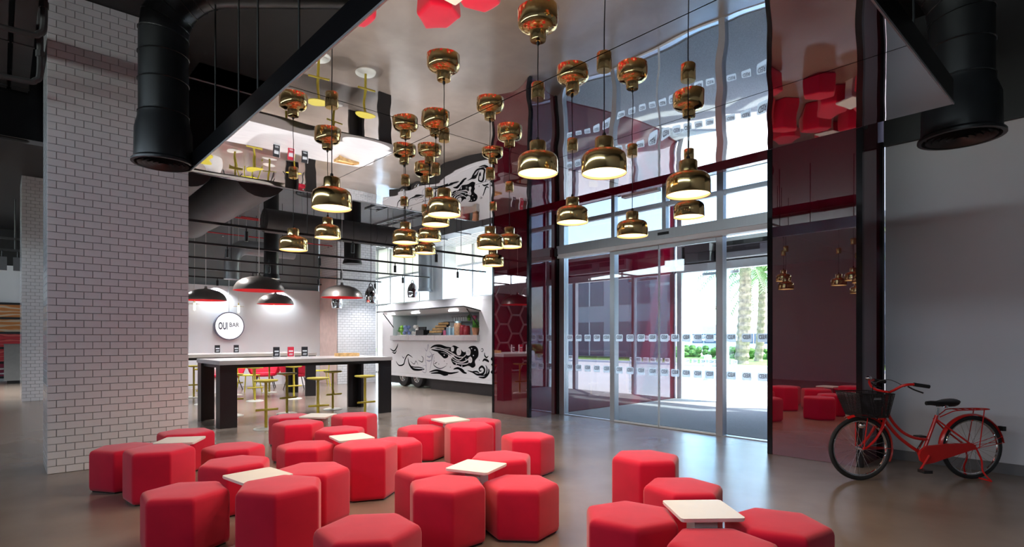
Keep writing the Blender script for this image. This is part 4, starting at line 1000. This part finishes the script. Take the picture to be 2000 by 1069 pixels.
for (x, z, r) in ((742, 598, 12), (838, 600, 12), (858, 680, 10)): ribbon(mg, [(x-r, z), (x, z-r), (x+r, z), (x, z+r)], .012, -1.156)
mg.build('mural_figure', 'ink_grey', tk)

# goods on the truck counter
def cx(px, y=8.75):
    k = (px-1000)/F; w = y/(SN*k+CS); return w*(CS*k-SN)
CZ = 1.48
def leaves(m, c, n, r, seed, up=.5):
    rd = random.Random(seed)
    for i in range(n):
        a = rd.uniform(0, 2*PI); el = rd.uniform(.1, 1.3); L = r*rd.uniform(.6, 1.1)
        d = Vector((math.cos(el)*math.cos(a), math.cos(el)*math.sin(a), math.sin(el)*up*2)); s_ = d.cross(Vector((0, 0, 1))).normalized()*L*.22; p = Vector(c)
        m.add([p, p+d*L*.5+s_, p+d*L, p+d*L*.5-s_], [(0, 1, 2, 3)])
def plant(x, y, z, potm, square, lab, seed, s=1.0, m2='plant_green'):
    t = thing('potted_plant', lab, 'plant', (x, y, z))
    if square: MB().box(-.08*s, .08*s, -.06*s, .06*s, 0, .13*s).build('pot', potm, t)
    else: MB().lathe([(.06*s, 0), (.085*s, .14*s), (.092*s, .14*s), (.092*s, .16*s), (.078*s, .16*s), (.07*s, .13*s)], 16, capb=True).build('pot', potm, t, smooth=True)
    m = MB(); leaves(m, (0, 0, .13*s), 60, .17*s, seed, .7); m.build('foliage', m2, t)
plant(-14.75, 8.86, CZ, 'blind_cream', True, 'green herb in a cream box at the end of the truck counter', 1, .74)
plant(cx(926), 8.80, CZ, 'terracotta', False, 'green plant in a terracotta pot on the truck counter', 2, 1.15)
def packs(px, n, m, lab, name, cat, sd):
    t = thing(name, lab, cat, (cx(px), 8.74+.06*(sd % 2), CZ)); rd = random.Random(sd)
    for i in range(n):
        q = MB(); q.ellip((rd.uniform(-.09, .09), rd.uniform(-.06, .06), .073+.085*(i % 3)), .06, .05, .055, 10, 6); q.build('packet', m, t, smooth=True)
    MB().box(-.15, .15, -.1, .1, 0, .02).build('tray', 'chair_white', t)
packs(784.2, 9, 'pack_green', 'heap of green packets on a tray beside the herb', 'packet_tray', 'food', 3); packs(795, 9, 'pack_blue', 'heap of blue packets on a tray in the truck hatch', 'packet_tray', 'food', 4); packs(807.5, 6, 'table_white', 'heap of pale buns on a tray in the truck hatch', 'bun_tray', 'food', 5)
t = thing('cup_rack', 'black cup rack on the truck counter', 'rack', (cx(821), 8.82, CZ)); MB().box(-.2, .2, -.1, .1, 0, .15).build('case', 'plastic_black', t)
for i in range(5): MB().lathe([(.03, .15), (.035, .24), (.03, .24), (.026, .17)], 12, (-.15+.075*i, 0, 0)).build('cup', 'plastic_black', t, smooth=True)
t = thing('pastry_display', 'tilted tray heaped with golden pastries in the truck hatch', 'food', (cx(850), 8.85, CZ))
MB().add([(-.36, -.12, .02), (.30, -.12, .02), (.36, .12, .36), (-.02, .12, .36), (-.36, .12, 0), (.36, .12, 0), (.30, -.12, 0), (-.36, -.12, 0)], [(0, 1, 2, 3), (4, 3, 2, 5), (7, 6, 1, 0), (6, 5, 2, 1), (7, 0, 3, 4), (4, 5, 6, 7)]).build('stand', 'plastic_black', t)
for i in range(7):
    for j in range(4):
        u = (i+.5)/7; v = (j+.5)/4; MB().ellip((-.34+.6*u+.1*v+.1*v*(1-u)*2, -.10+.2*v, .055+.30*v), .055, .03, .035, 8, 6).build('pastry', 'bread', t, smooth=True)
def jar(px, r, h, m, lab, lid='steel', z=CZ, y=8.8, name='jar', g=None):
    t = thing(name, lab, 'jar', (cx(px, y), y, z), 0, g); MB().lathe([(r*.95, 0), (r, .01), (r, h*.78), (r*.8, h*.88)], 16, capb=True).build('glass_body', m, t, smooth=True); MB().lathe([(r*.82, h*.86), (r*.84, h), (.0005, h)], 16).build('lid', lid, t)
jar(868.3, .038, .15, 'pink', 'small pink jar next to the pastry tray')
for i in range(4): jar(873.8+i*4.3, .034, .22+.02*(i % 2), 'cup_blue', 'pale blue drinks bottle in the row on the counter', 'chair_white', y=8.88-.10*(i % 2), name='bottle', g='blue bottles on the truck counter')
jar(894.5, .10, .36, 'jar_amber', 'tall biscuit jar with a clear top on the counter', 'cup_blue')
jar(904, .085, .26, 'jam_red', 'dark red jam jar beside the biscuit jar', 'jam_red'); jar(912, .085, .24, 'jam_red', 'dark red jam jar beside the terracotta pot', 'jam_red')
for i in range(7): jar(884+i*4.4, .03, .13, 'chair_white', 'small white jar in the row on the truck shelf', 'steel', 1.866, 9.4, g='white jars on the truck shelf')
plant(cx(916, 9.4), 9.4, 1.866, 'pack_green', False, 'round green plant on the truck shelf', 6, .52); t = thing('flower_pot', 'pink pot at the end of the truck shelf', 'pot', (cx(927, 9.4), 9.4, 1.866)); MB().lathe([(.05, 0), (.06, .14), (.05, .14), (.045, .04)], 12, capb=True).build('pot', 'pink', t, smooth=True); m = MB(); leaves(m, (0, 0, .1), 20, .08, 9); m.build('foliage', 'plant_green', t)

# ================================================================== BICYCLE
bk = thing('bicycle', 'red step-through city bicycle with black basket parked by the pale wall', 'bicycle', (-1.834, 6.29, 0), math.atan2(.876, .73))
RW = .315; WB = 1.14
def bx(px, py): return ((px-1681)/191.0, (937-py)/197.0)
def ring(cx_, cz, r, n, y=0, a0=0, a1=2*PI, closed=True):
    k = n if closed else n+1
    return [(cx_+r*math.cos(a0+(a1-a0)*i/n), y, cz+r*math.sin(a0+(a1-a0)*i/n)) for i in range(k)]
for nm, xc in (('front_wheel', 0.0), ('rear_wheel', WB)):
    w = MB().tube(ring(xc, RW, RW-.019, 48), .019, 8, closed=True).build(nm, 'rubber', bk, smooth=True)
    MB().tube(ring(xc, RW, RW-.045, 48), .012, 6, closed=True).build('rim', 'chrome', w, smooth=True)
    sp = MB()
    for i in range(28):
        a = 2*PI*i/28; s_ = .03 if i % 2 else -.03; b = a+(.5 if (i//2) % 2 else -.5)
        sp.rod((xc+.02*math.cos(b), s_, RW+.02*math.sin(b)), (xc+(RW-.05)*math.cos(a), 0, RW+(RW-.05)*math.sin(a)), .0013, 4)
    sp.build('spokes', 'chrome', w); MB().tube([(xc, -.05, RW), (xc, -.03, RW), (xc, .03, RW), (xc, .05, RW)], [.014, .02, .02, .014], 10).build('hub', 'chrome', w, smooth=True)
    a0, a1 = (.05, 2.0) if xc == 0 else (-.12+.25, PI+.35)
    if xc == 0: a0, a1 = -.42, 2.0
    g = MB(); k = 26
    for i in range(k+1):
        a = a0+(a1-a0)*i/k
        for (dr, yy) in ((.004, -.028), (.016, -.018), (.022, 0), (.016, .018), (.004, .028)): g.v.append((xc+(RW+dr)*math.cos(a), yy, RW+(RW+dr)*math.sin(a)))
    for i in range(k):
        for j in range(4): q = i*5+j; g.f.append((q, q+1, q+6, q+5)); g.m.append(0)
    g.build('mudguard', 'bike_red', bk, smooth=True)
HT0 = (.245, 0, .63); HT1 = (.215+.07, 0, .80); ST = (.785, 0, .635); BBp = (.64, 0, .255); HUBR = (WB, 0, RW)
fm = MB(); fm.rod((.225, 0, .60), (.262, 0, .75), .022, 10)
fm.tube(bez([(.252, 0, .715), (.33, 0, .58), (.43, 0, .475), (.55, 0, .415), (.685, 0, .395)], 7), .0145, 10)
fm.tube(bez([(.23, 0, .63), (.30, 0, .53), (.40, 0, .42), (.53, 0, .32), (.64, 0, .255)], 7), .0165, 10)
fm.tube([(.64, 0, .255), ST], .0165, 10)
for s_ in (-1, 1):
    fm.tube([(.655, s_*.02, .255), (.80, s_*.05, .275), (WB, s_*.062, RW)], .011, 8); fm.tube([(.765, s_*.015, .60), (.90, s_*.05, .49), (WB, s_*.062, RW)], .009, 8)
fm.tube([(.64, -.045, .255), (.64, .045, .255)], .026, 12)
fm.build('frame', 'bike_red', bk, smooth=True)
fk = MB()
for s_ in (-1, 1): fk.tube(bez([(.228, s_*.03, .60), (.19, s_*.052, .52), (.13, s_*.054, .42), (.05, s_*.054, .34), (0, s_*.054, RW)], 5), [.014]*8+[.012]*6+[.009]*7, 8)
fk.tube([(.228, -.04, .605), (.228, .04, .605)], .017, 8); fk.build('fork', 'bike_red', bk, smooth=True)
st = MB().rod((.262, 0, .75), (.285, 0, .865), .014, 10); hb = st.build('stem', 'bike_red', bk, smooth=True)
MB().tube(bez([(.42, -.29, .955), (.33, -.275, .965), (.26, -.235, .95), (.235, -.13, .89), (.282, 0, .868), (.235, .13, .89), (.26, .235, .95), (.33, .275, .965), (.42, .29, .955)], 6), .0125, 8).build('handlebar', 'bike_red', bk, smooth=True)
for s_ in (-1, 1):
    MB().tube([(.335, s_*.277, .965), (.47, s_*.297, .945)], .018, 10).build('grip', 'rubber', bk, smooth=True)
    MB().tube(bez([(.29, s_*.26, .945), (.34, s_*.275, .915), (.42, s_*.285, .885)], 4), .007, 6).build('brake_lever', 'plastic_black', bk, smooth=True)
MB().tube(bez([(.28, -.24, .94), (.20, -.12, 1.0), (.12, -.02, .93), (.16, 0, .75)], 5), .004, 5).build('brake_cable', 'cable_black', bk)
be = MB().ellip((.25, .23, .99), .03, .03, .022).build('bell', 'chrome', bk, smooth=True)
# basket: open wire mesh
bs = MB(); T_ = [(-.13, -.19), (.215, -.19), (.215, .19), (-.13, .19)]; B_ = [(-.06, -.13), (.20, -.13), (.20, .13), (-.06, .13)]; zt, zb = .865, .635
for i in range(4):
    a, b = Vector((*T_[i], zt)), Vector((*T_[(i+1) % 4], zt)); c, d_ = Vector((*B_[i], zb)), Vector((*B_[(i+1) % 4], zb))
    bs.rod(a, b, .006, 5); bs.rod(c, d_, .005, 5)
    for k in range(22): u = k/21; bs.rod(a.lerp(b, u), c.lerp(d_, u), .003, 4)
    for k in range(1, 15): u = k/15; bs.rod(a.lerp(c, u), b.lerp(d_, u), .003, 4)
for k in range(12): u = k/11; bs.rod((-.06+.26*u, -.13, zb), (-.06+.26*u, .13, zb), .0022, 4)
bo = bs.build('basket', 'plastic_black', bk); MB().box(.02, .09, -.182, -.176, .81, .835).build('badge', 'skirting_grey', bo)
for s_ in (-1, 1): MB().tube([(.02, s_*.09, .635), (.0, s_*.062, RW)], .005, 6).build('basket_stay', 'bike_red', bk)
MB().ellip((-.02, -.06, .55), .035, .03, .03).build('headlamp', 'chrome', bk, smooth=True)
# saddle, rack, crank, stand
MB().rod((.785, 0, .60), (.80, 0, .71), .0125, 10).build('seat_post', 'chrome', bk, smooth=True)
sa = MB(); nn = 12; prof = [(.675, .018, .765), (.72, .03, .77), (.79, .05, .768), (.86, .095, .775), (.92, .115, .785), (.955, .09, .79)]
for (x, hw, z) in prof:
    for i in range(nn): a = 2*PI*i/nn; sa.v.append((x, hw*math.cos(a), z-.012+(.022 if math.sin(a) > 0 else .012+.35*hw)*math.sin(a)))
for j in range(len(prof)-1):
    for i in range(nn): sa.f.append((j*nn+i, j*nn+(i+1) % nn, (j+1)*nn+(i+1) % nn, (j+1)*nn+i)); sa.m.append(0)
sa.f.append(tuple(range(nn-1, -1, -1))); sa.m.append(0); sa.f.append(tuple((len(prof)-1)*nn+i for i in range(nn))); sa.m.append(0)
so = sa.build('saddle', 'plastic_black', bk, smooth=True)
for s_ in (-1, 1): MB().tube([(.84, s_*.05, .715), (.84, s_*.05, .745)], .018, 8).build('saddle_spring', 'chrome', so)
rk = MB(); rk.tube(bez([(.90, -.045, .675), (.96, -.06, .69), (1.2, -.062, .695), (1.30, -.03, .695), (1.30, .03, .695), (1.2, .062, .695), (.96, .06, .69), (.90, .045, .675)], 5), .006, 6)
for x in (.98, 1.06, 1.14, 1.22): rk.rod((x, -.06, .692), (x, .06, .692), .005, 5)
for s_ in (-1, 1): rk.rod((1.22, s_*.06, .692), (WB+.02, s_*.07, RW), .005, 5); rk.rod((.90, s_*.045, .675), (.80, s_*.02, .62), .005, 5)
rk.build('luggage_rack', 'bike_red', bk, smooth=True)
MB().cbox((1.455, 0, .50), (.035, .06, .045)).build('tail_lamp', 'plastic_black', bk)
ms = MB()
for a in (.15, .35): 
    for s_ in (-1, 1): ms.rod((WB, s_*.06, RW), (WB+(RW+.01)*math.cos(a), s_*.025, RW+(RW+.01)*math.sin(a)), .003, 4)
for s_ in (-1, 1): ms.rod((0, s_*.055, RW), ((RW+.01), s_*.025, RW), .003, 4)
ms.build('mudguard_stay', 'bike_red', bk)
cg = MB(); pts = [(.55, .255), (.565, .30), (.61, .335), (.68, .35), (.85, .365), (1.08, .37), (1.12, .35), (1.12, .31), (1.05, .29), (.80, .215), (.70, .18), (.61, .165), (.565, .20)]
k = len(pts); cg.add([(x, -.075, z) for x, z in pts]+[(x, -.05, z) for x, z in pts], [tuple(range(k)), tuple(range(2*k-1, k-1, -1))]+[(i, k+i, k+(i+1) % k, (i+1) % k) for i in range(k)])
cg.build('chain_guard', 'bike_red', bk)
for s_ in (-1, 1):
    e_ = Vector((.64, s_*.085, .255))+Vector((-.09, 0, -.14))*(1 if s_ < 0 else -1)
    c_ = MB().rod((.64, s_*.085, .255), e_, .011, 8).build('crank', 'bike_red' if s_ < 0 else 'chrome', bk); MB().cbox(e_+Vector((0, s_*.06, 0)), (.085, .085, .028)).build('pedal', 'plastic_black', c_)
kd = MB(); 
for s_ in (-1, 1): kd.tube(bez([(WB-.01, s_*.07, RW), (WB+.03, s_*.085, .2), (WB+.02, s_*.11, .1), (WB+.07, s_*.15, .012)], 4), .009, 6)
kd.rod((WB+.07, -.15, .012), (WB+.07, .15, .012), .009, 6); kd.build('kickstand', 'bike_red', bk, smooth=True)
MB().tube([(WB-.1, .07, RW+.0), (WB+.04, .07, RW)], .02, 8).build('hub_cover', 'plastic_black', bk)
